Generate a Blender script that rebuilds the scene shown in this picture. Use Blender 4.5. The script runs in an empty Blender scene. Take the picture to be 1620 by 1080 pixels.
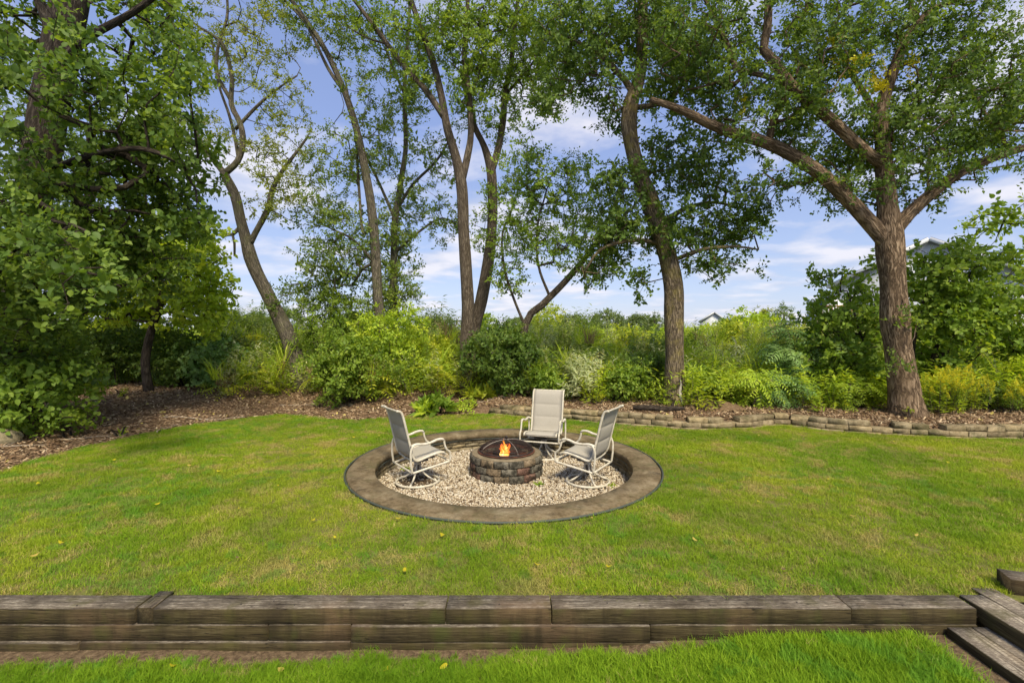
import bpy, math, random
import numpy as np
from mathutils import Vector, Matrix, noise as mnoise

rng = np.random.default_rng(7)
random.seed(7)
SC = bpy.context.scene
COL = SC.collection
R = math.radians
F, CZ, HY = 750.0, 1.77, 520.0            # focal length in photo pixels, eye height, horizon row

# ------------------------------------------------------------------ camera, world, sun, exposure
cam_d = bpy.data.cameras.new('camera'); cam = bpy.data.objects.new('camera', cam_d); COL.objects.link(cam)
cam.location = (0, 0, CZ); cam.rotation_euler = (R(90), 0, 0)
cam_d.sensor_width = 36; cam_d.lens = F / 1620 * 36; cam_d.shift_y = -20 / 1620
cam_d.clip_start = 0.05; cam_d.clip_end = 3000
SC.camera = cam

SUN_EL, SUN_AZ = 50.0, 163.0     # azimuth clockwise from +Y (the view direction)
world = bpy.data.worlds.new('World'); SC.world = world; world.use_nodes = True
def build_world():
    nt = world.node_tree; N = nt.nodes; L = nt.links; N.clear()
    out = N.new('ShaderNodeOutputWorld'); bg = N.new('ShaderNodeBackground'); bg.inputs[1].default_value = 0.098
    sky = N.new('ShaderNodeTexSky'); sky.sky_type = 'NISHITA'; sky.sun_disc = False
    sky.sun_elevation = R(SUN_EL); sky.sun_rotation = R(SUN_AZ)
    sky.air_density = 1.0; sky.dust_density = 0.5; sky.ozone_density = 2.0
    tc = N.new('ShaderNodeTexCoord'); sep = N.new('ShaderNodeSeparateXYZ'); L.new(tc.outputs['Generated'], sep.inputs[0])
    ad = N.new('ShaderNodeMath'); ad.operation = 'ADD'; ad.inputs[1].default_value = 0.12; L.new(sep.outputs[2], ad.inputs[0])
    mx = N.new('ShaderNodeMath'); mx.operation = 'MAXIMUM'; mx.inputs[1].default_value = 0.06; L.new(ad.outputs[0], mx.inputs[0])
    dx = N.new('ShaderNodeMath'); dx.operation = 'DIVIDE'; L.new(sep.outputs[0], dx.inputs[0]); L.new(mx.outputs[0], dx.inputs[1])
    dy = N.new('ShaderNodeMath'); dy.operation = 'DIVIDE'; L.new(sep.outputs[1], dy.inputs[0]); L.new(mx.outputs[0], dy.inputs[1])
    cb = N.new('ShaderNodeCombineXYZ'); L.new(dx.outputs[0], cb.inputs[0]); L.new(dy.outputs[0], cb.inputs[1])
    n1 = N.new('ShaderNodeTexNoise'); n1.inputs['Scale'].default_value = 1.5; n1.inputs['Detail'].default_value = 9
    n1.inputs['Roughness'].default_value = 0.56; n1.inputs['Distortion'].default_value = 0.25
    mp = N.new('ShaderNodeMapping'); mp.inputs['Location'].default_value = (3.9, 1.3, 0.4)
    L.new(cb.outputs[0], mp.inputs[0]); L.new(mp.outputs[0], n1.inputs['Vector'])
    cr = N.new('ShaderNodeValToRGB'); cr.color_ramp.elements[0].position = 0.45; cr.color_ramp.elements[1].position = 0.64
    L.new(n1.outputs[0], cr.inputs[0])
    # shade inside the clouds
    n2 = N.new('ShaderNodeTexNoise'); n2.inputs['Scale'].default_value = 3.0; n2.inputs['Detail'].default_value = 6
    L.new(mp.outputs[0], n2.inputs['Vector'])
    cr2 = N.new('ShaderNodeValToRGB'); e = cr2.color_ramp.elements
    e[0].position = 0.38; e[0].color = (3.0, 3.25, 4.0, 1); e[1].position = 0.60; e[1].color = (4.6, 4.5, 4.8, 1)
    L.new(n2.outputs[0], cr2.inputs[0])
    gain = N.new('ShaderNodeMix'); gain.data_type = 'RGBA'; gain.blend_type = 'MULTIPLY'; gain.inputs[0].default_value = 1
    gain.inputs[7].default_value = (0.98, 0.9, 1.0, 1); L.new(sky.outputs[0], gain.inputs[6])
    rp = N.new('ShaderNodeValToRGB'); e = rp.color_ramp.elements; e[0].position = 0.0; e[0].color = (2.3, 2.8, 3.85, 1); e[1].position = 1.0; e[1].color = (1.0, 1.45, 2.9, 1)
    q = e.new(0.38); q.color = (1.5, 2.0, 3.6, 1); L.new(sep.outputs[2], rp.inputs[0])
    air = N.new('ShaderNodeMix'); air.data_type = 'RGBA'; air.inputs[0].default_value = 0.72; L.new(gain.outputs[2], air.inputs[6]); L.new(rp.outputs[0], air.inputs[7])
    mix = N.new('ShaderNodeMix'); mix.data_type = 'RGBA'
    sc = N.new('ShaderNodeMath'); sc.operation = 'MULTIPLY'; sc.inputs[1].default_value = 0.82; L.new(cr.outputs[0], sc.inputs[0])
    L.new(sc.outputs[0], mix.inputs[0]); L.new(air.outputs[2], mix.inputs[6]); L.new(cr2.outputs[0], mix.inputs[7])
    L.new(mix.outputs[2], bg.inputs[0]); L.new(bg.outputs[0], out.inputs[0])
build_world()
sun_d = bpy.data.lights.new('sun', 'SUN'); sun_d.energy = 2.6; sun_d.angle = R(13); sun_d.color = (1, 0.9, 0.72)
sun = bpy.data.objects.new('sun', sun_d); COL.objects.link(sun)
_sd = Vector((math.sin(R(SUN_AZ)) * math.cos(R(SUN_EL)), math.cos(R(SUN_AZ)) * math.cos(R(SUN_EL)), math.sin(R(SUN_EL))))
sun.rotation_euler = _sd.to_track_quat('Z', 'Y').to_euler(); sun.location = _sd * 30
vs = SC.view_settings
SC.display_settings.display_device = 'sRGB'
vs.view_transform = 'Standard'; vs.look = 'None'; vs.gamma = 1; vs.use_curve_mapping = False; vs.exposure = 1.1
SC.render.engine = 'CYCLES'
SC.cycles.max_bounces = 6; SC.cycles.diffuse_bounces = 3; SC.cycles.glossy_bounces = 2; SC.cycles.transmission_bounces = 3
SC.cycles.use_denoising = True
SC.cycles.use_adaptive_sampling = True; SC.cycles.adaptive_threshold = 0.02
SC.cycles.caustics_reflective = False; SC.cycles.caustics_refractive = False
SC.render.use_persistent_data = False

def W(x, y, Y):
    """a photo pixel at distance Y, as a point of the place"""
    return np.array([(x - 810) * Y / F, Y, CZ - (y - HY) * Y / F])

# ------------------------------------------------------------------ node helpers
class Mat:
    def __init__(s, name, rough=0.85, spec=0.3):
        s.m = bpy.data.materials.new(name); s.m.use_nodes = True; s.t = s.m.node_tree; s.N = s.t.nodes; s.L = s.t.links
        s.b = s.N['Principled BSDF']; s.b.inputs['Roughness'].default_value = rough; s.b.inputs['Specular IOR Level'].default_value = spec
        s.out = s.N['Material Output']
    def n(s, typ, **kw):
        o = s.N.new(typ)
        for k, v in kw.items(): setattr(o, k, v)
        return o
    def pos(s, kind='world'):
        if kind == 'world': return s.n('ShaderNodeNewGeometry').outputs['Position']
        if kind == 'uv': return s.n('ShaderNodeTexCoord').outputs['UV']
        return s.n('ShaderNodeTexCoord').outputs['Object']
    def noise(s, scale, detail=4, rough=0.5, vec=None, stretch=None, dist=0.0, kind='world', off=None):
        v = vec if vec is not None else s.pos(kind)
        if stretch is not None or off is not None:
            mp = s.n('ShaderNodeMapping'); mp.inputs['Scale'].default_value = stretch or (1, 1, 1)
            if off: mp.inputs['Location'].default_value = off
            s.L.new(v, mp.inputs[0]); v = mp.outputs[0]
        t = s.n('ShaderNodeTexNoise'); t.inputs['Scale'].default_value = scale; t.inputs['Detail'].default_value = detail
        t.inputs['Roughness'].default_value = rough; t.inputs['Distortion'].default_value = dist
        s.L.new(v, t.inputs['Vector']); return t.outputs[0]
    def ramp(s, fac, stops):
        r = s.n('ShaderNodeValToRGB'); el = r.color_ramp.elements
        while len(el) < len(stops): el.new(0.5)
        for e, (p, c) in zip(el, stops):
            e.position = p; e.color = (c, c, c, 1) if isinstance(c, (int, float)) else (*c, 1)
        s.L.new(fac, r.inputs[0]); return r.outputs[0]
    def mix(s, fac, a, b, mode='MIX'):
        m = s.n('ShaderNodeMix', data_type='RGBA', blend_type=mode)
        for sock, v in ((m.inputs[0], fac), (m.inputs[6], a), (m.inputs[7], b)):
            if isinstance(v, (int, float)): sock.default_value = v
            elif isinstance(v, tuple): sock.default_value = (*v, 1)
            else: s.L.new(v, sock)
        return m.outputs[2]
    def math(s, op, a, b=0.0):
        m = s.n('ShaderNodeMath', operation=op)
        for sock, v in ((m.inputs[0], a), (m.inputs[1], b)):
            if isinstance(v, (int, float)): sock.default_value = v
            else: s.L.new(v, sock)
        return m.outputs[0]
    def attr(s, name):
        a = s.n('ShaderNodeAttribute'); a.attribute_name = name; return a.outputs['Fac']
    def rand(s): return s.n('ShaderNodeObjectInfo').outputs['Random']
    def color(s, c): s.L.new(c, s.b.inputs['Base Color']) if not isinstance(c, tuple) else setattr(s.b.inputs['Base Color'], 'default_value', (*c, 1))
    def bump(s, h, strength=0.5, dist=0.01):
        b = s.n('ShaderNodeBump'); b.inputs['Strength'].default_value = strength; b.inputs['Distance'].default_value = dist
        s.L.new(h, b.inputs['Height']); s.L.new(b.outputs[0], s.b.inputs['Normal']); return s
    def translucent(s, col, amount):
        tr = s.n('ShaderNodeBsdfTranslucent')
        if isinstance(col, tuple): tr.inputs[0].default_value = (*col, 1)
        else: s.L.new(col, tr.inputs[0])
        ms = s.n('ShaderNodeMixShader'); ms.inputs[0].default_value = amount
        s.L.new(s.b.outputs[0], ms.inputs[1]); s.L.new(tr.outputs[0], ms.inputs[2]); s.L.new(ms.outputs[0], s.out.inputs[0])

def leaf_mat(name, dark, mid, light, trans=0.45, rough=0.55, spec=0.3):
    m = Mat(name, rough, spec)
    t = m.attr('tint')
    big = m.noise(0.9, 2)
    f = m.math('ADD', m.math('MULTIPLY', t, 0.75), m.math('MULTIPLY', big, 0.35))
    c = m.ramp(f, [(0.15, dark), (0.5, mid), (0.88, light)])
    m.color(c)
    tc = m.mix(1.0, c, (1.5, 1.4, 0.6), 'MULTIPLY')
    m.translucent(tc, trans)
    return m.m

M = {}
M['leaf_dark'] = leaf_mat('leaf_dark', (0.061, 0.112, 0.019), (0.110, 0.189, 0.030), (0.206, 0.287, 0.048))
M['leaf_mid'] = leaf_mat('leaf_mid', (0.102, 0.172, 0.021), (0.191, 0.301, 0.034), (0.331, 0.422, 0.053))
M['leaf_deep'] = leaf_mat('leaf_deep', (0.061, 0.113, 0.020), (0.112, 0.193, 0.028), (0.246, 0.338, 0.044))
M['leaf_olive'] = leaf_mat('leaf_olive', (0.09, 0.15, 0.028), (0.165, 0.25, 0.04), (0.28, 0.34, 0.055))
M['leaf_yellowish'] = leaf_mat('leaf_yellowish', (0.16, 0.21, 0.035), (0.24, 0.29, 0.045), (0.36, 0.38, 0.06))
M['leaf_bright'] = leaf_mat('leaf_bright', (0.194, 0.304, 0.028), (0.359, 0.490, 0.041), (0.579, 0.651, 0.061))
M['leaf_lime'] = leaf_mat('leaf_lime', (0.218, 0.299, 0.026), (0.354, 0.435, 0.036), (0.540, 0.544, 0.052))
M['leaf_blue'] = leaf_mat('leaf_blue', (0.124, 0.220, 0.059), (0.218, 0.365, 0.109), (0.382, 0.536, 0.178))
M['leaf_silver'] = leaf_mat('leaf_silver', (0.246, 0.306, 0.142), (0.417, 0.481, 0.242), (0.737, 0.722, 0.403))
M['leaf_far'] = leaf_mat('leaf_far', (0.090, 0.140, 0.050), (0.150, 0.210, 0.066), (0.240, 0.294, 0.088))
M['leaf_gold'] = leaf_mat('leaf_gold', (0.5, 0.42, 0.02), (0.6, 0.54, 0.02), (0.66, 0.62, 0.03), 0.3)
M['leaf_tan'] = leaf_mat('leaf_tan', (0.4, 0.3, 0.06), (0.5, 0.4, 0.1), (0.6, 0.5, 0.15), 0.15)
M['leaf_dead'] = leaf_mat('leaf_dead', (0.16, 0.10, 0.05), (0.24, 0.16, 0.08), (0.33, 0.24, 0.12), 0.15)

def bark_mat(name, dark, mid, light, lichen=None, sx=34, sy=4):
    m = Mat(name, 0.95, 0.15)
    uv = m.pos('uv')
    wob = m.n('ShaderNodeTexNoise'); wob.inputs['Scale'].default_value = 7; wob.inputs['Detail'].default_value = 3; m.L.new(uv, wob.inputs['Vector'])
    wuv = m.mix(0.05, uv, wob.outputs[1], 'ADD')
    r = m.noise(1, 6, 0.62, vec=wuv, stretch=(sx, sy, 1), dist=0.5)
    r2 = m.noise(1, 4, 0.6, vec=wuv, stretch=(sx * 2.6, sy * 3.2, 1), dist=0.4)
    ridge = m.math('ABSOLUTE', m.math('SUBTRACT', r, 0.5))
    rd = m.ramp(ridge, [(0.0, 0.0), (0.05, 0.55), (0.16, 1.0)])
    h = m.math('ADD', m.math('MULTIPLY', rd, 0.62), m.math('MULTIPLY', r2, 0.5))
    c = m.ramp(h, [(0.22, dark), (0.62, mid), (1.0, light)])
    pn = m.noise(2.2, 4, 0.6)
    c = m.mix(m.ramp(pn, [(0.4, 0.0), (0.7, 0.4)]), c, tuple(x * 0.6 for x in mid))
    if lichen: c = m.mix(m.ramp(m.noise(3.5, 5, 0.7, off=(7, 3, 1)), [(0.48, 0.0), (0.62, 0.6)]), c, lichen)
    m.color(c); m.bump(h, 1.0, 0.03)
    return m.m
M['bark'] = bark_mat('bark', (0.06, 0.045, 0.03), (0.16, 0.125, 0.088), (0.28, 0.235, 0.17))
M['bark_grey'] = bark_mat('bark_grey', (0.06, 0.052, 0.04), (0.17, 0.145, 0.105), (0.29, 0.25, 0.19), (0.17, 0.17, 0.08))
M['bark_furrowed'] = bark_mat('bark_furrowed', (0.06, 0.04, 0.024), (0.24, 0.165, 0.1), (0.46, 0.345, 0.225), None, 26, 3.2)
M['bark_lichen'] = bark_mat('bark_lichen', (0.06, 0.045, 0.03), (0.2, 0.155, 0.10), (0.38, 0.3, 0.19), (0.27, 0.22, 0.06), 24, 3.5)
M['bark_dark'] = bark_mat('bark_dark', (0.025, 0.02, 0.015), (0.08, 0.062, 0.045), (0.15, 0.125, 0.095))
def twig_m():
    m = Mat('twig', 0.9, 0.2); m.color(m.ramp(m.noise(30, 3), [(0.3, (0.06, 0.05, 0.035)), (0.7, (0.15, 0.125, 0.09))])); return m.m
M['twig'] = twig_m()

# ------------------------------------------------------------------ object helpers
def tag(o, label=None, cat=None, group=None, kind=None):
    if label: o['label'] = label
    if cat: o['category'] = cat
    if group: o['group'] = group
    if kind: o['kind'] = kind
    return o
def empty(name, loc, label, cat, group=None, rz=0.0):
    o = bpy.data.objects.new(name, None); COL.objects.link(o); o.location = loc; o.rotation_euler = (0, 0, rz)
    o.empty_display_size = 0.1
    return tag(o, label, cat, group)
def link(name, me, parent=None, mats=None, world_verts=True):
    o = bpy.data.objects.new(name, me); COL.objects.link(o)
    for m in (mats or []): me.materials.append(m)
    if parent is not None:
        o.parent = parent
        if world_verts:
            o.matrix_parent_inverse = (Matrix.Translation(parent.location) @ parent.rotation_euler.to_matrix().to_4x4()).inverted()
    return o
def mesh_np(name, V, T, mat_idx=None, tint=None, uv=None, smooth=False):
    """triangle mesh from numpy arrays"""
    me = bpy.data.meshes.new(name); V = np.asarray(V, np.float32); T = np.asarray(T, np.int32)
    me.vertices.add(len(V)); me.vertices.foreach_set('co', V.ravel())
    me.loops.add(T.size); me.loops.foreach_set('vertex_index', T.ravel())
    me.polygons.add(len(T)); me.polygons.foreach_set('loop_start', np.arange(0, T.size, 3, dtype=np.int32))
    me.polygons.foreach_set('loop_total', np.full(len(T), 3, np.int32))
    if mat_idx is not None: me.polygons.foreach_set('material_index', np.asarray(mat_idx, np.int32))
    if smooth: me.polygons.foreach_set('use_smooth', np.ones(len(T), bool))
    if tint is not None:
        a = me.attributes.new('tint', 'FLOAT', 'POINT'); a.data.foreach_set('value', np.asarray(tint, np.float32))
    if uv is not None:
        l = me.uv_layers.new(name='UVMap'); l.data.foreach_set('uv', np.asarray(uv, np.float32)[T.ravel()].ravel())
    me.update(calc_edges=True); me.validate(); return me

class Acc:
    """collects tubes, boxes and patches into one triangle mesh"""
    def __init__(s): s.V = []; s.T = []; s.U = []; s.M = []; s.n = 0
    def add(s, V, T, U=None, mi=0):
        V = np.asarray(V, float); T = np.asarray(T, int).reshape(-1, 3)
        s.V.append(V); s.T.append(T + s.n); s.U.append(np.zeros((len(V), 2)) if U is None else U); s.M.append(np.full(len(T), mi)); s.n += len(V)
    def tube(s, P, r, sides=8, cap=True, rough=0.0, flare=None, mi=0, closed=False, up=None):
        P = np.asarray(P, float); n = len(P); r = np.broadcast_to(np.asarray(r, float), (n,))
        Tn = np.gradient(P, axis=0) if not closed else np.roll(P, -1, 0) - np.roll(P, 1, 0)
        Tn /= np.linalg.norm(Tn, axis=1)[:, None] + 1e-9
        a = np.array([0, 0, 1.0]) if abs(Tn[0][2]) < 0.9 else np.array([0, 1.0, 0])
        if up is not None: a = np.array(up, float)
        ns = []; prev = a - Tn[0] * a.dot(Tn[0]); prev /= np.linalg.norm(prev)
        for t in Tn:
            q = prev - t * prev.dot(t); q /= np.linalg.norm(q) + 1e-9; ns.append(q); prev = q
        ns = np.array(ns); bs = np.cross(Tn, ns)
        k = sides + (1 if not closed else 0)
        k = sides + 1
        ang = np.linspace(0, 2 * math.pi, k)
        rr = np.repeat(r[:, None], k, 1)
        Ld = np.concatenate([[0], np.cumsum(np.linalg.norm(np.diff(P, axis=0), axis=1))])
        if rough > 0:
            for i in range(n):
                for j in range(sides):
                    u = Vector((math.cos(ang[j]) * 1.3, math.sin(ang[j]) * 1.3, Ld[i] * 1.1 + P[0][0] * 3.7))
                    v = Vector((math.cos(ang[j]) * 3.5, math.sin(ang[j]) * 3.5, Ld[i] * 3 + P[0][1]))
                    rr[i, j] *= 1 + rough * (mnoise.noise(u) * 1.3 + mnoise.noise(v) * 0.5)
                rr[i, sides] = rr[i, 0]
        V = P[:, None, :] + rr[..., None] * (np.cos(ang)[None, :, None] * ns[:, None, :] + np.sin(ang)[None, :, None] * bs[:, None, :])
        rm = float(np.mean(r))
        U = np.stack(np.broadcast_arrays(ang[None, :] * rm, Ld[:, None]), -1).reshape(-1, 2)
        V = V.reshape(-1, 3); T = []
        m = n if closed else n - 1
        for i in range(m):
            a0 = i * k; b0 = ((i + 1) % n) * k
            for j in range(sides):
                T += [(a0 + j, a0 + j + 1, b0 + j + 1), (a0 + j, b0 + j + 1, b0 + j)]
        if cap and not closed:
            for e, flip in ((0, True), (n - 1, False)):
                for j in range(1, sides - 1):
                    t = (e * k, e * k + j, e * k + j + 1); T.append(t[::-1] if flip else t)
        s.add(V, T, U, mi); return s
    def box(s, c, size, rot=None, bev=0.0, mi=0, jit=0.0):
        hx, hy, hz = np.array(size) / 2.0
        if bev <= 0:
            V = np.array([(x, y, z) for x in (-hx, hx) for y in (-hy, hy) for z in (-hz, hz)], float)
            Q = [(0, 1, 3, 2), (4, 6, 7, 5), (0, 4, 5, 1), (2, 3, 7, 6), (0, 2, 6, 4), (1, 5, 7, 3)]
        else:
            b = min(bev, hx * .9, hy * .9, hz * .9); V = []; idx = {}
            for sx in (-1, 1):
                for sy in (-1, 1):
                    for sz in (-1, 1):
                        for ax in range(3):
                            p = [sx * (hx - b), sy * (hy - b), sz * (hz - b)]
                            p[ax] = (sx, sy, sz)[ax] * (hx, hy, hz)[ax]
                            idx[(sx, sy, sz, ax)] = len(V); V.append(p)
            V = np.array(V); Q = []
            for ax in range(3):
                o = [i for i in range(3) if i != ax]
                for sgn in (-1, 1):
                    ring = []
                    for (u, v) in ((-1, -1), (1, -1), (1, 1), (-1, 1)):
                        k = [0, 0, 0]; k[ax] = sgn; k[o[0]] = u; k[o[1]] = v; ring.append(idx[(*k, ax)])
                    Q.append(ring)
            for ax in range(3):
                o = [i for i in range(3) if i != ax]
                for u in (-1, 1):
                    for v in (-1, 1):
                        k0 = [0, 0, 0]; k1 = [0, 0, 0]; k0[ax] = -1; k1[ax] = 1
                        for k in (k0, k1): k[o[0]] = u; k[o[1]] = v
                        Q.append([idx[(*k0, o[0])], idx[(*k1, o[0])], idx[(*k1, o[1])], idx[(*k0, o[1])]])
            tri = [[idx[(sx, sy, sz, a)] for a in range(3)] for sx in (-1, 1) for sy in (-1, 1) for sz in (-1, 1)]
        T = []
        for q in Q:
            T += [(q[0], q[1], q[2]), (q[0], q[2], q[3])]
        if bev > 0: T += tri
        T = np.array(T)
        # consistent outward winding
        nrm = np.cross(V[T[:, 1]] - V[T[:, 0]], V[T[:, 2]] - V[T[:, 0]]); cen = V[T].mean(1)
        fl = (nrm * cen).sum(1) < 0; T[fl] = T[fl][:, ::-1]
        if jit: V = V + rng.normal(0, jit, V.shape)
        if rot is not None: V = V @ np.array(rot).T
        s.add(V + np.array(c, float), T, None, mi); return s
    def mesh(s, name, smooth=False):
        return mesh_np(name, np.concatenate(s.V), np.concatenate(s.T), np.concatenate(s.M), uv=np.concatenate(s.U), smooth=smooth)
    def obj(s, name, mats, parent=None, smooth=False, world_verts=True):
        return link(name, s.mesh(name, smooth), parent, mats if isinstance(mats, list) else [mats], world_verts)

def rotz(a): c, s = math.cos(a), math.sin(a); return np.array([[c, -s, 0], [s, c, 0], [0, 0, 1.0]])
def rotx(a): c, s = math.cos(a), math.sin(a); return np.array([[1.0, 0, 0], [0, c, -s], [0, s, c]])
def smoothstep(x): x = np.clip(x, 0, 1); return x * x * (3 - 2 * x)
def catmull(P, step):
    P = np.asarray(P, float)
    if len(P) < 3:
        n = max(2, int(np.linalg.norm(P[-1][:3] - P[0][:3]) / step)); t = np.linspace(0, 1, n)[:, None]; return P[0] * (1 - t) + P[-1] * t
    Q = np.vstack([2 * P[0] - P[1], P, 2 * P[-1] - P[-2]]); out = []
    for i in range(1, len(Q) - 2):
        p0, p1, p2, p3 = Q[i - 1:i + 3]; n = max(1, int(np.linalg.norm((p2 - p1)[:3]) / step))
        for t in np.arange(n) / n:
            out.append(0.5 * (2 * p1 + (p2 - p0) * t + (2 * p0 - 5 * p1 + 4 * p2 - p3) * t * t + (3 * p1 - p0 - 3 * p2 + p3) * t ** 3))
    out.append(P[-1]); return np.array(out)

# ------------------------------------------------------------------ terrain
WALL = [(-0.45, 9.88), (0.32, 9.48), (1.05, 9.2), (1.6, 8.97), (2.43, 8.67), (3.23, 8.35), (4.14, 8.4), (4.95, 8.68), (5.68, 8.19), (6.66, 7.8), (7.3, 7.66), (8.24, 7.63), (9.6, 7.55), (11.5, 7.5)]
LAWN = [(-9.5, 3.0), (-8.5, 4.2), (-7.0, 5.2), (-6.29, 5.82), (-6.45, 6.5), (-6.4, 7.17), (-6.15, 8.04), (-5.8, 8.73), (-5.3, 9.5), (-4.8, 9.75), (-4.2, 9.6), (-3.6, 9.25), (-3.0, 9.12), (-2, 9.5), (-1.4, 9.72)] + [(x, y - 0.02) for x, y in WALL] + [(11.5, 3.0)]
LP = np.array(LAWN)
RC = np.array([-0.10, 6.3]); R_OUT, R_IN, PIT_Z = 1.985, 1.65, -0.24
FC = np.array([-0.08, 6.62])
def sd_lawn(x, y):
    """signed distance to the lawn's edge, positive inside"""
    x = np.asarray(x, float); y = np.asarray(y, float); d = np.full(x.shape, 1e9); ins = np.zeros(x.shape, bool)
    n = len(LP)
    for i in range(n):
        a = LP[i]; b = LP[(i + 1) % n]; e = b - a
        t = np.clip(((x - a[0]) * e[0] + (y - a[1]) * e[1]) / e.dot(e), 0, 1)
        d = np.minimum(d, np.hypot(x - a[0] - t * e[0], y - a[1] - t * e[1]))
        if a[1] != b[1]:
            ins ^= ((a[1] > y) != (b[1] > y)) & (x < (b[0] - a[0]) * (y - a[1]) / (b[1] - a[1]) + a[0])
    return np.where(ins, d, -d)
def wav(x, y, s=1.0): return np.sin(x * 1.7 * s + 0.4) * np.cos(y * 1.3 * s + 1.1) * 0.5 + np.sin(x * 3.1 * s + y * 2.3 * s) * 0.3 + np.cos(x * 5.3 * s - y * 4.1 * s + 2) * 0.2
def z_lawn(x, y):
    rr = np.hypot(x - RC[0], y - RC[1])
    return 0.022 * wav(x, y) * smoothstep((rr - 2.0) / 0.8) * smoothstep((y - 3.1) / 0.8) - 0.004
def z_bed(x, y):
    d = -sd_lawn(x, y)
    left = -0.01 + 0.26 * smoothstep(d / 3.5) + 0.03 * wav(x, y, 1.6) * smoothstep(d / 0.4)
    right = -0.05 + 0.21 * smoothstep((d - 0.13) / 0.06) + 0.06 * smoothstep((d - .2) / 1.2) + 0.02 * wav(x, y, 1.6) * smoothstep((d - .25) / .3)
    w = smoothstep((x + 1.3) / 1.0)
    out = left * (1 - w) + right * w
    inside = (d <= 0.02)
    return np.where(inside, -0.05, out)
def z_low(x, y): return -0.235 + 0.09 * smoothstep((x + 0.5) / 3.0) + 0.008 * wav(x, y, 2)
def z_ground(x, y):
    return np.where(y < 15, z_bed(x, y), 0.22 - 0.6 * smoothstep((y - 15) / 14))

def grid_sheet(name, xs, ys, zf, keep, mats, label=None, kind='structure', smooth=True):
    X, Y = np.meshgrid(xs, ys); Z = zf(X, Y); V = np.stack([X, Y, Z], -1).reshape(-1, 3); nx = len(xs)
    I = (np.arange(len(ys) - 1)[:, None] * nx + np.arange(nx - 1)[None, :])
    cx = (X[:-1, :-1] + X[1:, 1:]) / 2; cy = (Y[:-1, :-1] + Y[1:, 1:]) / 2
    I = I[keep(cx, cy)].ravel()
    T = np.concatenate([np.stack([I, I + 1, I + nx + 1], 1), np.stack([I, I + nx + 1, I + nx], 1)])
    used = np.zeros(len(V), bool); used[T.ravel()] = True; mp = np.cumsum(used) - 1
    me = mesh_np(name, V[used], mp[T], smooth=smooth)
    o = link(name, me, None, mats); tag(o, label, None, None, kind); return o

# soil / lawn base material
def lawn_material(name, soil=0.5):
    m = Mat(name, 0.95, 0.1)
    a = m.noise(0.9, 4, 0.6); b = m.noise(14, 5, 0.7); c = m.noise(70, 3, 0.6)
    g = m.mix(a, (0.12, 0.16, 0.03), (0.22, 0.22, 0.05))
    g = m.mix(m.ramp(b, [(0.45, 0.0), (0.62, 0.8)]), g, (0.24, 0.18, 0.08))
    g = m.mix(m.math('MULTIPLY', c, 0.6), g, (0.09, 0.085, 0.025))
    m.color(g); m.bump(c, 0.8, 0.02); return m.m
M['lawn'] = lawn_material('lawn')
def mulch_material():
    m = Mat('mulch', 0.95, 0.1)
    b = m.noise(38, 5, 0.7, dist=1.5); a = m.noise(1.1, 3)
    c = m.ramp(b, [(0.28, (0.07, 0.042, 0.024)), (0.5, (0.2, 0.13, 0.075)), (0.72, (0.36, 0.26, 0.155))])
    c = m.mix(m.ramp(a, [(0.4, 0.0), (0.75, 0.5)]), c, (0.12, 0.08, 0.042)); m.color(c); m.bump(b, 1, 0.03); return m.m
M['mulch'] = mulch_material()
def soil_material():
    m = Mat('soil', 0.95, 0.1); b = m.noise(30, 6, 0.7)
    m.color(m.ramp(b, [(0.3, (0.06, 0.04, 0.024)), (0.55, (0.17, 0.118, 0.068)), (0.75, (0.3, 0.22, 0.13))])); m.bump(b, 1, 0.02); return m.m
M['soil'] = soil_material()
def meadow_material():
    m = Mat('meadow', 0.95, 0.1); b = m.noise(1.5, 6, 0.7)
    m.color(m.ramp(b, [(0.3, (0.08, 0.11, 0.022)), (0.55, (0.14, 0.17, 0.035)), (0.75, (0.22, 0.23, 0.06))])); m.bump(b, 1, 0.1); return m.m
M['meadow'] = meadow_material()

rr_ = lambda x, y: np.hypot(x - RC[0], y - RC[1])
grid_sheet('lawn', np.arange(-9.6, 11.5, 0.08), np.arange(3.08, 10.4, 0.08), z_lawn, lambda x, y: (sd_lawn(x, y) > 0.0) & (rr_(x, y) > 1.86), [M['lawn']],
           'mown green lawn with dry patches around the sunken fire ring')
grid_sheet('mulch_bed', np.concatenate([np.arange(-22, -8, .3), np.arange(-8, 11.5, 0.07), np.arange(11.5, 22, .3)]), np.concatenate([np.arange(3.0, 11, 0.07), np.arange(11, 15.5, .25)]), lambda x, y: z_bed(x, y) - 0.004, lambda x, y: sd_lawn(x, y) < 0.2, [M['mulch']],
           'brown wood chip mulch bed behind the lawn')
def far_keep(x, y): return np.ones(x.shape, bool)
grid_sheet('meadow', np.concatenate([np.linspace(-1500, -40, 12), np.arange(-36, 37, 3), np.linspace(40, 1500, 12)]), np.concatenate([np.arange(15, 45, 2.0), np.linspace(46, 2200, 16)]),
           lambda x, y: z_ground(x, np.maximum(y, 15.0)) - 0.02, far_keep, [M['meadow']], 'overgrown green field reaching to the horizon')
grid_sheet('lower_lawn', np.arange(-9, 10, 0.1), np.arange(-3, 3.3, 0.1), z_low, far_keep, [M['soil']], 'strip of lawn and bare soil below the timber wall')
grid_sheet('side_ground', np.array([-60, -22.0, -9.5]), np.array([-3, 3.0, 15.0]), lambda x, y: np.full(x.shape, -0.06), far_keep, [M['meadow']], 'rough ground at the side of the garden')
grid_sheet('side_ground', np.array([11.4, 22.0, 60]), np.array([-3, 3.0, 15.0]), lambda x, y: np.full(x.shape, -0.06), far_keep, [M['meadow']], 'rough ground at the other side of the garden')

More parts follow.
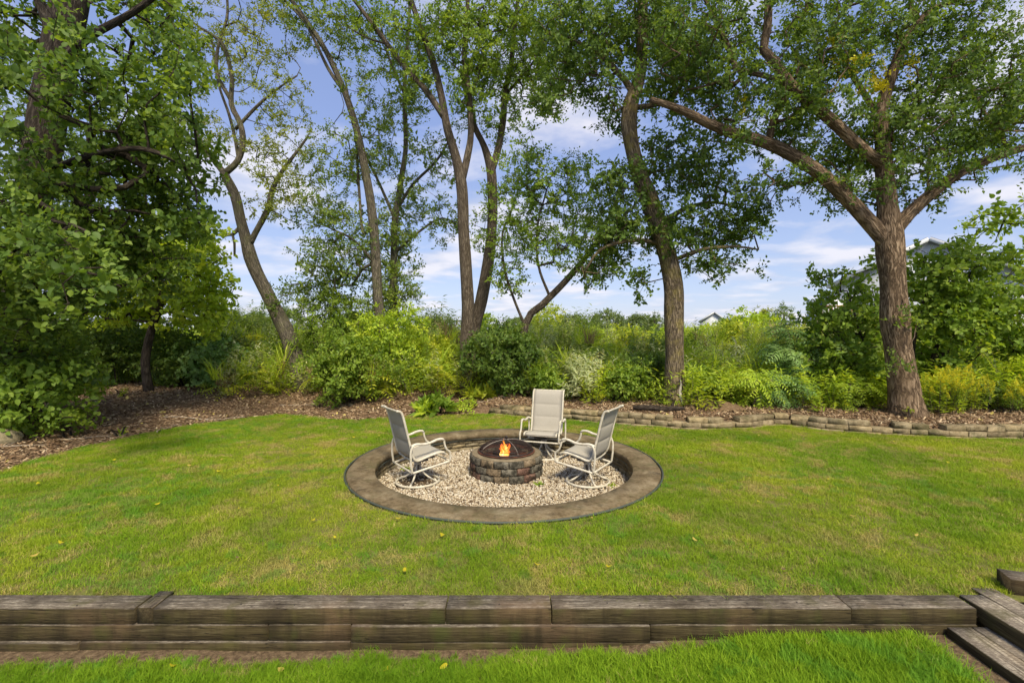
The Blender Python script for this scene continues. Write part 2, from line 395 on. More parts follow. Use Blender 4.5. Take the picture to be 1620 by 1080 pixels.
# ------------------------------------------------------------------ scatter by geometry nodes (stuff only)
def variants(name, meshes):
    c = bpy.data.collections.new(name)
    for i, me in enumerate(meshes):
        o = bpy.data.objects.new(name + '_source_%02d' % i, me); c.objects.link(o)
    return c
def gn_scatter(name, P, rot, scale, idx, coll, label, mat=None):
    me = bpy.data.meshes.new(name); n = len(P); me.vertices.add(n); me.vertices.foreach_set('co', np.asarray(P, np.float32).ravel())
    a = me.attributes.new('rot', 'FLOAT_VECTOR', 'POINT'); a.data.foreach_set('vector', np.asarray(rot, np.float32).ravel())
    a = me.attributes.new('scl', 'FLOAT_VECTOR', 'POINT'); a.data.foreach_set('vector', np.asarray(scale, np.float32).ravel())
    a = me.attributes.new('idx', 'INT', 'POINT'); a.data.foreach_set('value', np.asarray(idx, np.int32))
    o = bpy.data.objects.new(name, me); COL.objects.link(o); tag(o, label, None, None, 'stuff')
    g = bpy.data.node_groups.new(name, 'GeometryNodeTree')
    g.interface.new_socket(name='Geometry', in_out='INPUT', socket_type='NodeSocketGeometry'); g.interface.new_socket(name='Geometry', in_out='OUTPUT', socket_type='NodeSocketGeometry')
    N = g.nodes; L = g.links; gi = N.new('NodeGroupInput'); go = N.new('NodeGroupOutput')
    ci = N.new('GeometryNodeCollectionInfo'); ci.inputs['Collection'].default_value = coll; ci.inputs['Separate Children'].default_value = True; ci.inputs['Reset Children'].default_value = True
    ip = N.new('GeometryNodeInstanceOnPoints'); ip.inputs['Pick Instance'].default_value = True
    def at(nm, t):
        x = N.new('GeometryNodeInputNamedAttribute'); x.data_type = t; x.inputs[0].default_value = nm; return x.outputs[0]
    L.new(gi.outputs[0], ip.inputs['Points']); L.new(ci.outputs[0], ip.inputs['Instance']); L.new(at('idx', 'INT'), ip.inputs['Instance Index'])
    er = N.new('FunctionNodeEulerToRotation'); L.new(at('rot', 'FLOAT_VECTOR'), er.inputs[0]); L.new(er.outputs[0], ip.inputs['Rotation'])
    L.new(at('scl', 'FLOAT_VECTOR'), ip.inputs['Scale']); L.new(ip.outputs[0], go.inputs[0])
    md = o.modifiers.new('scatter', 'NODES'); md.node_group = g
    return o

def blade_clump(nb, rad, h0, h1, w, bend, seed, segs=3, spike=0.0):
    g = np.random.default_rng(seed); V = []; T = []; tint = []; k = 0
    for _ in range(nb):
        a = g.uniform(0, 6.283); r = rad * math.sqrt(g.uniform()); bx, by = r * math.cos(a), r * math.sin(a)
        d = g.uniform(0, 6.283); dr = np.array([math.cos(d), math.sin(d), 0]); sd = np.array([-dr[1], dr[0], 0]); h = g.uniform(h0, h1); bd = bend * g.uniform(0.3, 1.3); ww = w * g.uniform(0.7, 1.2); tt = g.uniform()
        base = np.array([bx, by, -0.005])
        for s in range(segs):
            t = s / segs; p = base + dr * bd * h * t ** 2 + np.array([0, 0, h * (t - 0.25 * bd * t * t)])
            wd = ww * (1 - 0.55 * t) / 2; V += [p - sd * wd, p + sd * wd]; tint += [tt, tt]
            if s: T += [(k + 2 * s - 2, k + 2 * s - 1, k + 2 * s + 1), (k + 2 * s - 2, k + 2 * s + 1, k + 2 * s)]
        p = base + dr * bd * h + np.array([0, 0, h * (1 - 0.25 * bd)]); V.append(p); tint.append(tt)
        T.append((k + 2 * segs - 2, k + 2 * segs - 1, k + 2 * segs)); k += 2 * segs + 1
    return mesh_np('blade_clump', V, T, tint=tint)

def grass_material(name, lush=0.0):
    m = Mat(name, 0.7, 0.12)
    t = m.attr('tint'); rnd = m.rand()
    big = m.noise(0.55, 3, 0.55); med = m.noise(2.4, 4, 0.6); fine = m.noise(9, 3, 0.6, off=(3, 9, 0))
    green = m.mix(t, (0.125, 0.25, 0.01), (0.28, 0.41, 0.022))
    yel = m.mix(t, (0.26, 0.34, 0.016), (0.46, 0.48, 0.045))
    dry = m.mix(t, (0.36, 0.26, 0.08), (0.6, 0.48, 0.19))
    c = m.mix(m.ramp(big, [(0.36 + lush * .45, 0.0), (0.62 + lush * .45, 0.9)]), green, yel)
    dm = m.math('ADD', m.math('MULTIPLY', m.ramp(med, [(0.49 + lush * 0.2, 0.0), (0.66 + lush * 0.2, 1.0)]), 1.0), m.math('MULTIPLY', m.ramp(fine, [(0.55, 0.0), (0.75, 1.0)]), 0.5 if lush <= 0 else 0.12))
    dsel = m.math('LESS_THAN', rnd, dm)
    c = m.mix(m.math('MULTIPLY', dsel, 0.8), c, dry)
    dk = m.mix(m.ramp(m.noise(0.8, 4, 0.6, off=(5, 2, 8)), [(0.38, 0.55), (0.55, 0.0)]), c, (0.1, 0.22, 0.008))
    clv = m.math('GREATER_THAN', m.math('MULTIPLY', m.noise(5, 2, off=(1, 7, 3)), m.noise(0.5, 2, off=(4, 4, 9))), 0.33); dk = m.mix(m.math('MULTIPLY', clv, .5), dk, (0.12, 0.3, 0.03)); m.color(dk)
    m.translucent(m.mix(1.0, dk, (1.35, 1.35, 0.8), 'MULTIPLY'), 0.3)
    return m.m
M['grass'] = grass_material('grass'); M['grass_lush'] = grass_material('grass_lush', 0.5)

def lawn_points(n, x0, x1, y0, y1, test):
    x = rng.uniform(x0, x1, n); y = rng.uniform(y0, y1, n); k = test(x, y); return x[k], y[k]
clumps = [blade_clump(28, 0.052, 0.022, 0.05, 0.003, 0.85, 100 + i) for i in range(6)]
for c in clumps: c.materials.append(M['grass'])
cc = variants('grass_clump', clumps)
def vis(x, y, m=1.5): return np.abs(x) < y * 1.10 + m
def bare(x, y):   # thin the grass over worn places
    q = np.array([mnoise.noise(Vector((a * 1.1, b * 1.4, 3.3))) + 0.5 * mnoise.noise(Vector((a * 4, b * 4, 9))) for a, b in zip(x, y)])
    near = smoothstep((4.4 - y) / 1.0) * 0.3
    return q + near
x, y = lawn_points(92000, -9.6, 11.4, 3.165, 10.2, lambda x, y: (sd_lawn(x, y) > -0.03) & (rr_(x, y) > R_OUT + 0.05) & vis(x, y))
b = bare(x, y); k = rng.uniform(size=len(x)) > smoothstep((b - 0.3) / 0.35) * 0.6; x, y = x[k], y[k]
n = len(x); s = rng.uniform(0.75, 1.25, n) * (1 + 0.25 * wav(x, y, 0.9))
rot = np.stack([rng.normal(0, 0.12, n), rng.normal(0, 0.12, n), rng.uniform(0, 6.28, n)], 1)
gn_scatter('grass', np.stack([x, y, z_lawn(x, y)], 1), rot, np.stack([s, s, s * rng.uniform(0.75, 1.2, n)], 1), rng.integers(0, 6, n), cc, 'short mown grass blades of the main lawn')
thatch = [blade_clump(30, 0.07, 0.012, 0.034, 0.0034, 1.6, 250 + i) for i in range(5)]
M['thatch'] = grass_material('thatch', -0.35)
for c in thatch: c.materials.append(M['thatch'])
ct_ = variants('thatch_clump', thatch)
x, y = lawn_points(26000, -8.5, 9.5, 3.14, 7.5, lambda x, y: (sd_lawn(x, y) > 0.0) & (rr_(x, y) > R_OUT + 0.05) & vis(x, y, .5))
b = bare(x, y); k = rng.uniform(size=len(x)) < 0.1 + 0.9 * smoothstep((b - 0.15) / 0.3); x, y = x[k], y[k]; n = len(x); s = rng.uniform(.8, 1.4, n)
gn_scatter('grass', np.stack([x, y, z_lawn(x, y)], 1), np.stack([rng.normal(0, .1, n), rng.normal(0, .1, n), rng.uniform(0, 6.28, n)], 1), np.stack([s, s, s], 1), rng.integers(0, 5, n), ct_, 'dry matted grass in the worn patches of the lawn')
clumps2 = [blade_clump(34, 0.05, 0.04, 0.1, 0.0036, 0.9, 200 + i, 4) for i in range(6)]
for c in clumps2: c.materials.append(M['grass_lush'])
cc2 = variants('long_grass_clump', clumps2)
# edge of the lower strip: bare soil against the timbers, wider on the left
def low_edge(x): return 2.89 - 0.045 * smoothstep((-0.2 - x) / 1.6) + 0.10 * smoothstep((x - 0.7) / 1.2) + 0.025 * np.sin(x * 5) + 0.018 * np.sin(x * 13 + 1)
x, y = lawn_points(30000, -4.6, 4.6, 1.4, 2.97, lambda x, y: (y < low_edge(x) + rng.normal(0, 0.02, len(x))) & ~(x > 2.50) & vis(x, y))
n = len(x); s = rng.uniform(0.6, 1.15, n) * (0.55 + 0.45 * smoothstep((low_edge(x) - y) / 0.2)) * (0.8 + 0.3 * smoothstep((x + 1) / 3))
rot = np.stack([rng.normal(0, 0.2, n), rng.normal(0, 0.2, n), rng.uniform(0, 6.28, n)], 1)
gn_scatter('grass', np.stack([x, y, z_low(x, y)], 1), rot, np.stack([s, s, s], 1), rng.integers(0, 6, n), cc2, 'longer bright green grass below the timber wall')

# mulch chips and dry litter
def chip(seed):
    g = np.random.default_rng(seed); A = Acc()
    A.box((0, 0, 0), (g.uniform(0.03, 0.075), g.uniform(0.008, 0.02), g.uniform(0.003, 0.008)), None, 0, jit=0.0015); return A.mesh('chip')
def chip_material():
    m = Mat('wood_chip', 0.9, 0.15); r = m.rand()
    c = m.ramp(r, [(0.0, (0.09, 0.052, 0.028)), (0.4, (0.23, 0.145, 0.08)), (0.75, (0.38, 0.26, 0.15)), (1.0, (0.6, 0.47, 0.3))])
    c = m.mix(m.ramp(m.noise(0.8, 3), [(0.45, 0.0), (0.7, 0.4)]), c, (0.17, 0.105, 0.055)); m.color(c); return m.m
M['chip'] = chip_material()
chips = [chip(300 + i) for i in range(8)]
for c in chips: c.materials.append(M['chip'])
cc = variants('chip', chips)
def litter(name, n, x0, x1, y0, y1, test, label, smin=0.6, smax=1.5):
    x, y = lawn_points(n, x0, x1, y0, y1, test); n = len(x); s = rng.uniform(smin, smax, n)
    rot = np.stack([rng.normal(0, 0.35, n), rng.normal(0, 0.35, n), rng.uniform(0, 6.28, n)], 1)
    return gn_scatter(name, np.stack([x, y, z_bed(x, y) + rng.uniform(0.0, 0.02, n)], 1), rot, np.stack([s, s, s], 1), rng.integers(0, 8, n), cc, label)
litter('wood_chips', 52000, -13, 0.3, 5.0, 14.5, lambda x, y: (sd_lawn(x, y) < 0.03 + 0.05 * rng.normal(size=len(x))) & vis(x, y), 'brown wood chips covering the bed left of the lawn')
litter('wood_chips', 26000, -0.4, 11.4, 7.6, 11.6, lambda x, y: (sd_lawn(x, y) < -0.17) & (sd_lawn(x, y) > -2.6) & vis(x, y), 'dry brown chips and stalks behind the block wall')

# ------------------------------------------------------------------ sunken ring: gravel, block wall, coping, edging
def stone_mat(name, dark, mid, light, moss=0.3, scale=12, obj_var=True):
    m = Mat(name, 0.95, 0.15)
    n1 = m.noise(scale, 6, 0.65); n2 = m.noise(scale * 6, 4, 0.7)
    c = m.ramp(m.math('ADD', m.math('MULTIPLY', n1, 0.6), m.math('MULTIPLY', n2, 0.4)), [(0.33, dark), (0.5, mid), (0.68, light)])
    if obj_var:
        r = m.rand(); c = m.mix(1.0, c, m.ramp(r, [(0, (0.72, 0.70, 0.66)), (0.5, (1, 1, 1)), (1, (1.2, 1.15, 1.02))]), 'MULTIPLY')
    c = m.mix(m.ramp(m.noise(3.2, 5, 0.7, off=(2, 2, 2)), [(0.5, 0.0), (0.7, moss)]), c, (0.055, 0.062, 0.02))
    c = m.mix(m.ramp(m.noise(5, 5, 0.7, off=(8, 1, 4)), [(0.52, 0.0), (0.72, 0.6)]), c, (0.03, 0.027, 0.02))
    m.color(c); m.bump(m.math('ADD', n1, m.math('MULTIPLY', n2, 0.7)), 0.8, 0.012); return m.m
M['coping'] = stone_mat('coping', (0.07, 0.048, 0.022), (0.17, 0.127, 0.07), (0.29, 0.235, 0.145), 0.5, 3.5, False)
M['ring_block'] = stone_mat('ring_block', (0.13, 0.105, 0.06), (0.26, 0.215, 0.13), (0.38, 0.32, 0.21), 0.5)
M['bed_block'] = stone_mat('bed_block', (0.12, 0.09, 0.045), (0.29, 0.23, 0.135), (0.46, 0.385, 0.25), 0.85)
def edging_mat():
    m = Mat('edging', 0.6, 0.3); m.color((0.06, 0.07, 0.055)); return m.m
M['edging'] = edging_mat()

ring = empty('sunken_fire_ring', (RC[0], RC[1], 0), 'round concrete coping and block wall ringing the gravel pit', 'fire ring')
def annulus(A, r0, r1, z0, z1, n=128, bev=0.012, cx=0, cy=0, rough=0.0):
    prof = [(r0, z0), (r0, z1 - bev), (r0 + bev, z1), ((r0 + r1) / 2, z1 + 0.003), (r1 - bev, z1), (r1, z1 - bev), (r1, z0)]
    k = len(prof); V = []; U = []
    for i in range(n):
        a = 2 * math.pi * i / n; w = rough * mnoise.noise(Vector((math.cos(a) * 6, math.sin(a) * 6, 0)))
        for j, (r, z) in enumerate(prof):
            V.append((cx + (r + w) * math.cos(a), cy + (r + w) * math.sin(a), z + w * 0.6)); U.append((r, a))
    T = []
    for i in range(n):
        for j in range(k):
            p = i * k + j; q = i * k + (j + 1) % k; r_ = ((i + 1) % n) * k + (j + 1) % k; s_ = ((i + 1) % n) * k + j
            T += [(p, r_, q), (p, s_, r_)]
    A.add(V, T, np.array(U)); return A
annulus(Acc(), R_IN, R_OUT, -0.06, 0.028, 160, 0.014, RC[0], RC[1], 0.006).obj('coping', M['coping'], ring, smooth=False)
A = Acc(); a = np.linspace(0, 2 * math.pi, 121)[:-1]
A.tube(np.stack([RC[0] + (R_OUT + 0.02) * np.cos(a), RC[1] + (R_OUT + 0.02) * np.sin(a), np.full(120, 0.012)], 1), 0.013, 6, closed=True, up=(0, 0, 1)).obj('edging_strip', M['edging'], ring, smooth=True)
A = Acc(); A.tube(np.stack([RC[0] + (R_IN + 0.004) * np.cos(a), RC[1] + (R_IN + 0.004) * np.sin(a), np.full(120, -0.062)], 1), 0.009, 5, closed=True, up=(0, 0, 1)).obj('liner_edge', M['edging'], ring, smooth=True)
def arc_block(r0, r1, z0, z1, ang, gap, seed, rough=0.004, sub=3):
    """one block of a round wall, its outer and inner faces a little rough; centred at the origin of the ring"""
    g = np.random.default_rng(seed); half = ang / 2 - gap; V = []; T = []
    us = np.linspace(-half, half, sub + 1)
    prof = [(r0, z0 + .003), (r0, z0 + (z1 - z0) * .5), (r0, z1 - .003), (r1, z1 - .003), (r1, (z0 + z1) / 2), (r1, z0 + .003)]
    for u in us:
        e = 1 if abs(u) > half * .98 else 0
        for j, (r, z) in enumerate(prof):
            dr = g.normal(0, rough) + (0.006 if (e and j < 3) else 0) - (0.006 if (e and j >= 3) else 0)
            V.append(((r + dr) * math.sin(u), (r + dr) * math.cos(u), z + g.normal(0, rough * .3)))
    k = 6
    for i in range(sub):
        for j in range(k):
            p = i * k + j; q = i * k + (j + 1) % k; T += [(p, q, q + k), (p, q + k, p + k)]
    T += [(0, 2, 1), (0, 3, 2), (0, 5, 3), (3, 5, 4)]
    o = sub * k; T += [(o, o + 1, o + 2), (o, o + 2, o + 3), (o, o + 3, o + 5), (o + 3, o + 4, o + 5)]
    T = np.array(T); V = np.array(V); c0 = V.mean(0)
    nrm = np.cross(V[T[:, 1]] - V[T[:, 0]], V[T[:, 2]] - V[T[:, 0]]); fl = (nrm * (V[T].mean(1) - c0)).sum(1) < 0; T[fl] = T[fl][:, ::-1]
    return mesh_np('block', V, T)
def ring_course(parent, cx, cy, r0, r1, z0, z1, count, off, meshes, name, mats):
    for i in range(count):
        o = bpy.data.objects.new(name, meshes[(i * 7 + off[1]) % len(meshes)]); COL.objects.link(o); o.parent = parent
        o.location = (cx, cy, z0); o.rotation_euler = (0, 0, 2 * math.pi * (i + off[0]) / count)
nb = 46; bh = 0.062
bm = [arc_block(R_IN + 0.022, R_IN + 0.15, 0, bh, 2 * math.pi / nb, 0.0035, 400 + i) for i in range(7)]
for b_ in bm: b_.materials.append(M['ring_block'])
for c in range(3): ring_course(ring, 0, 0, 0, 0, -0.255 + c * bh + 0.001 * c, 0, nb, (0.5 * (c % 2), c * 3), bm, 'block', None)

# gravel floor and stones
A = Acc(); n = 64; a = np.linspace(0, 2 * math.pi, n + 1)[:-1]
V = [(RC[0], RC[1], PIT_Z - 0.012)] + [(RC[0] + 1.72 * math.cos(t), RC[1] + 1.72 * math.sin(t), PIT_Z - 0.012) for t in a]
A.add(V, [(0, 1 + i, 1 + (i + 1) % n) for i in range(n)]); gf = A.obj('gravel_floor', M['soil']); tag(gf, 'sandy floor of the gravel pit under the stones', None, None, 'structure')
def pebble(seed):
    import bmesh
    bm_ = bmesh.new(); bmesh.ops.create_icosphere(bm_, subdivisions=1, radius=1); g = np.random.default_rng(seed)
    me = bpy.data.meshes.new('pebble')
    sx, sy, sz = g.uniform(0.8, 1.25), g.uniform(0.6, 0.95), g.uniform(0.45, 0.75)
    for v in bm_.verts:
        f = 1 + g.normal(0, 0.13); v.co = Vector((v.co.x * sx * f, v.co.y * sy * f, v.co.z * sz * f))
    bm_.to_mesh(me); bm_.free(); return me
def pebble_mat():
    m = Mat('pebble', 0.8, 0.3); r = m.rand()
    c = m.ramp(r, [(0.0, (0.12, 0.08, 0.04)), (0.14, (0.3, 0.21, 0.11)), (0.35, (0.46, 0.37, 0.23)), (0.65, (0.58, 0.5, 0.35)), (1.0, (0.76, 0.7, 0.56))])
    c = m.mix(m.math('MULTIPLY', m.noise(60, 3), 0.5), c, (0.4, 0.33, 0.24)); m.color(c); return m.m
M['pebble'] = pebble_mat()
pbs = [pebble(500 + i) for i in range(8)]
for p in pbs: p.materials.append(M['pebble'])
cc = variants('pebble', pbs)
n = 27000; rad = 1.67 * np.sqrt(rng.uniform(size=n)); th = rng.uniform(0, 6.283, n); x = RC[0] + rad * np.cos(th); y = RC[1] + rad * np.sin(th)
k = (np.hypot(x - FC[0], y - FC[1]) > 0.46) & (rng.uniform(size=n) > 0.85 * (np.hypot(x + 1.24, y - 6.25) < 0.22)); x, y = x[k], y[k]; n = len(x)
s = rng.uniform(0.0075, 0.0175, n); z = PIT_Z + rng.uniform(-0.012, 0.012, n) + 0.012 * wav(x, y, 2.5)
gn_scatter('gravel', np.stack([x, y, z], 1), rng.uniform(0, 6.28, (n, 3)), np.stack([s] * 3, 1), rng.integers(0, 8, n), cc, 'cream and tan gravel stones filling the sunken ring')

# ------------------------------------------------------------------ fire pit
pit = empty('fire_pit', (FC[0], FC[1], PIT_Z), 'round fire pit of tumbled blocks with a domed mesh screen', 'fire pit')
def pit_mat(name, dark, mid, light):
    m = Mat(name, 0.95, 0.15); n1 = m.noise(9, 6, 0.7); n2 = m.noise(60, 4, 0.7)
    c = m.ramp(m.math('ADD', m.math('MULTIPLY', n1, 0.55), m.math('MULTIPLY', n2, 0.45)), [(0.36, dark), (0.5, mid), (0.66, light)])
    c = m.mix(m.ramp(m.noise(7, 5, 0.75, off=(4, 4, 0)), [(0.46, 0.0), (0.6, 0.85)]), c, (0.028, 0.026, 0.018)); m.color(c)
    m.bump(m.math('ADD', n1, n2), 1, 0.02); return m.m
PM = [pit_mat('pit_grey', (0.07, 0.062, 0.045), (0.17, 0.15, 0.11), (0.3, 0.27, 0.2)), pit_mat('pit_tan', (0.1, 0.075, 0.045), (0.25, 0.185, 0.11), (0.4, 0.31, 0.2)),
      pit_mat('pit_red', (0.09, 0.05, 0.035), (0.2, 0.115, 0.08), (0.33, 0.22, 0.16))]
cap = stone_mat('pit_cap', (0.13, 0.098, 0.055), (0.22, 0.172, 0.105), (0.32, 0.26, 0.17), 0.2, 8, False)
npb, ph = 15, 0.096
def tumbled(seed, ang, z1, sub=6):
    g = np.random.default_rng(seed); V = []; T = []; half = ang / 2 - 0.007; us = np.linspace(-half, half, sub + 1)
    zs = [0.003, 0.015, z1 * .5, z1 - 0.018, z1 - .003]
    bul = [-0.005, 0.004, 0.006, 0.004, -0.005]
    prof_n = len(zs) + 2
    for ui, u in enumerate(us):
        e = -0.006 if ui in (0, sub) else 0
        for z, b_ in zip(zs, bul):
            rr0 = 0.5 + b_ + e + g.normal(0, 0.005); V.append((rr0 * math.sin(u), rr0 * math.cos(u), z + g.normal(0, 0.001)))
        V.append((0.31 * math.sin(u), 0.31 * math.cos(u), z1 - .003)); V.append((0.31 * math.sin(u), 0.31 * math.cos(u), .003))
    k = prof_n
    for i in range(sub):
        for j in range(k):
            p = i * k + j; q = i * k + (j + 1) % k; T += [(p, q, q + k), (p, q + k, p + k)]
    for o in (0, sub * k):
        for j in range(1, k - 1): T.append((o, o + j, o + j + 1))
    T = np.array(T); V = np.array(V); c0 = V.mean(0)
    nrm = np.cross(V[T[:, 1]] - V[T[:, 0]], V[T[:, 2]] - V[T[:, 0]]); fl = (nrm * (V[T].mean(1) - c0)).sum(1) < 0; T[fl] = T[fl][:, ::-1]
    return mesh_np('stone', V, T)
pattern = [[0, 1, 0, 0, 1, 2, 0, 1, 0, 2, 0, 0, 1, 0, 2], [2, 0, 0, 2, 2, 0, 1, 0, 2, 0, 0, 2, 1, 0, 1], [0, 0, 1, 0, 0, 0, 0, 1, 0, 0, 0, 1, 0, 0, 0]]
for c in range(3):
    for i in range(npb):
        me = tumbled(600 + c * 20 + i, 2 * math.pi / npb, ph)
        o = link('stone', me, None, [PM[pattern[c][i]] if c < 2 else PM[0 if i % 3 else 1]]); o.parent = pit
        o.location = (0, 0, ph * c); o.rotation_euler = (0, 0, 2 * math.pi * (i + 0.5 * (c % 2) + 0.2) / npb)
annulus(Acc(), 0.365, 0.482, 0, 0.014, 60, 0.008, 0, 0, 0.006).obj('cap_ring', cap, pit, world_verts=False).location = (0, 0, ph * 3 - 0.003)
rust = Mat('rusted_steel', 0.7, 0.4); rn = rust.noise(14, 5, 0.7, kind='object'); rust.color(rust.ramp(rn, [(0.35, (0.05, 0.022, 0.014)), (0.6, (0.15, 0.055, 0.03)), (0.8, (0.24, 0.1, 0.05))])); rust.bump(rn, .3, .004)
blackm = Mat('blackened_steel', 0.6, 0.4); blackm.color((0.05, 0.04, 0.035)); blackm.b.inputs['Metallic'].default_value = 0.4
def lathe(prof, n=48):
    V = []; T = []; k = len(prof)
    for i in range(n):
        a = 2 * math.pi * i / n
        for r, z in prof: V.append((r * math.cos(a), r * math.sin(a), z))
    for i in range(n):
        for j in range(k - 1):
            p = i * k + j; s_ = ((i + 1) % n) * k + j; T += [(p, s_, s_ + 1), (p, s_ + 1, p + 1)]
    return V, T
A = Acc(); A.add(*lathe([(0.0, 0.10), (0.18, 0.12), (0.3, 0.2), (0.37, 0.302), (0.40, 0.312), (0.40, 0.320), (0.362, 0.320), (0.29, 0.215), (0.17, 0.14), (0.0, 0.12)])); A.obj('fire_bowl', rust.m, pit, smooth=True, world_verts=False)
# dome screen: rim hoop, straps, knob, woven wire
def dome_pt(x, y, R0=0.375, H=0.145):
    q = min(1.0, (x * x + y * y) / R0 ** 2); return (x, y, 0.322 + H * math.sqrt(max(0, 1 - q)) ** 1.15)
stp = Mat('strap_steel', .5, .5); stp.color((.17, .14, .11)); M['strap'] = stp.m
scr = Acc(); a = np.linspace(0, 2 * math.pi, 49)[:-1]
scr.tube(np.stack([0.375 * np.cos(a), 0.375 * np.sin(a), np.full(48, 0.33)], 1), 0.008, 6, closed=True, up=(0, 0, 1))
scr.tube(np.stack([0.36 * np.cos(a), 0.36 * np.sin(a), np.full(48, 0.368)], 1), 0.004, 5, closed=True, up=(0, 0, 1))
so = scr.obj('spark_screen', blackm.m, pit, smooth=True, world_verts=False)
for ang in (0.45, 0.45 + math.pi / 2):
    A = Acc(); t = np.linspace(-0.372, 0.372, 25); A.tube([dome_pt(q * math.cos(ang), q * math.sin(ang)) for q in t], 0.007, 5); A.obj('strap', M['strap'], so, smooth=True, world_verts=False)
A = Acc()
for ang in (0.8, 0.8 + math.pi / 2):
    for off in np.arange(-0.36, 0.361, 0.0125):
        L_ = math.sqrt(max(0.0, 0.372 ** 2 - off ** 2))
        if L_ < 0.03: continue
        t = np.linspace(-L_, L_, 15); P = [dome_pt(q * math.cos(ang) - off * math.sin(ang), q * math.sin(ang) + off * math.cos(ang)) for q in t]
        A.tube(P, 0.0017, 3, cap=False)
wm = A.obj('wire_mesh', blackm.m, so, world_verts=False)
A = Acc(); A.add(*lathe([(0.0, 0.478), (0.014, 0.478), (0.011, 0.493), (0.02, 0.503), (0.014, 0.516), (0, 0.519)], 12)); A.obj('knob', blackm.m, so, smooth=True, world_verts=False)
# logs in the bowl and the flames
charm = Mat('charred_wood', 0.95, 0.1); charm.color(charm.ramp(charm.noise(40, 4), [(0.4, (0.015, 0.012, 0.01)), (0.7, (0.09, 0.07, 0.055))]))
for i, (ax, px, py, pz) in enumerate([(0.4, 0, 0.0, 0.20), (1.9, 0.03, -0.02, 0.235), (2.9, -0.03, 0.05, 0.25)]):
    A = Acc(); d = np.array([math.cos(ax), math.sin(ax), 0.1]) * 0.16
    A.tube([np.array([px, py, pz]) + d * t for t in np.linspace(-1, 1, 6)], 0.032, 8, rough=0.25)
    o = A.obj('firewood_log', charm.m, None); o.location = (FC[0], FC[1], PIT_Z)
    tag(o, ['charred firewood log lying deepest in the fire bowl', 'charred log laid across the others in the fire bowl', 'short blackened log at the back of the fire bowl'][i], 'firewood')
fl = bpy.data.materials.new('flame'); fl.use_nodes = True; nt = fl.node_tree; nt.nodes.clear()
em = nt.nodes.new('ShaderNodeEmission'); out = nt.nodes.new('ShaderNodeOutputMaterial'); at = nt.nodes.new('ShaderNodeAttribute'); at.attribute_name = 'tint'
nz = nt.nodes.new('ShaderNodeTexNoise'); nz.inputs['Scale'].default_value = 26; nz.inputs['Detail'].default_value = 3
ad = nt.nodes.new('ShaderNodeMath'); ad.operation = 'MULTIPLY_ADD'; ad.inputs[1].default_value = 0.9; nt.links.new(nz.outputs[0], ad.inputs[0]); 
sb = nt.nodes.new('ShaderNodeMath'); sb.operation = 'SUBTRACT'; sb.inputs[1].default_value = 0.45; nt.links.new(at.outputs['Fac'], sb.inputs[0]); nt.links.new(sb.outputs[0], ad.inputs[2])
cr = nt.nodes.new('ShaderNodeValToRGB'); e = cr.color_ramp.elements; e[0].position = 0.1; e[0].color = (1.0, 0.72, 0.28, 1); e[1].position = 0.9; e[1].color = (0.75, 0.10, 0.01, 1)
q = cr.color_ramp.elements.new(0.5); q.color = (1.0, 0.36, 0.04, 1)
nt.links.new(ad.outputs[0], cr.inputs[0]); nt.links.new(cr.outputs[0], em.inputs[0]); em.inputs[1].default_value = 2.0; tp_ = nt.nodes.new('ShaderNodeBsdfTransparent'); lw_ = nt.nodes.new('ShaderNodeLayerWeight'); lw_.inputs[0].default_value = 0.35; mxs = nt.nodes.new('ShaderNodeMixShader')
nt.links.new(lw_.outputs[1], mxs.inputs[0]); nt.links.new(em.outputs[0], mxs.inputs[1]); nt.links.new(tp_.outputs[0], mxs.inputs[2]); nt.links.new(mxs.outputs[0], out.inputs[0])
g = np.random.default_rng(5); V = []; T = []; TI = []; base = 0
for i in range(20):
    h = g.uniform(0.07, 0.22) * (1.25 if i < 3 else 0.8); r0 = g.uniform(0.016, 0.032); cx, cy = g.normal(0, 0.036, 2); ph_ = g.uniform(0, 6)
    ks, ns = 10, 7
    for a_ in range(ks):
        t = a_ / (ks - 1); rr2 = r0 * (0.6 + 1.3 * t) * (1 - t) ** 0.75 + 0.0005
        ox = cx + 0.02 * math.sin(ph_ + t * 5) * t * 1.6; oy = cy + 0.018 * math.cos(ph_ * 1.3 + t * 4) * t * 1.6
        for b_ in range(ns):
            an = 2 * math.pi * b_ / ns + t * 2.5; rw = rr2 * (1 + 0.35 * math.sin(an * 2 + ph_ + t * 6))
            V.append((ox + rw * math.cos(an), oy + rw * 0.8 * math.sin(an), 0.235 + h * t)); TI.append(t * 0.8 + (0.25 if i > 8 else 0))
    for a_ in range(ks - 1):
        for b_ in range(ns):
            p = base + a_ * ns + b_; q = base + a_ * ns + (b_ + 1) % ns; T += [(p, q, q + ns), (p, q + ns, p + ns)]
    base += ks * ns
o = link('flames', mesh_np('flames', V, T, tint=TI, smooth=True), None, [fl]); o.location = (FC[0], FC[1], PIT_Z); tag(o, 'small orange flames burning in the fire pit bowl', 'fire')

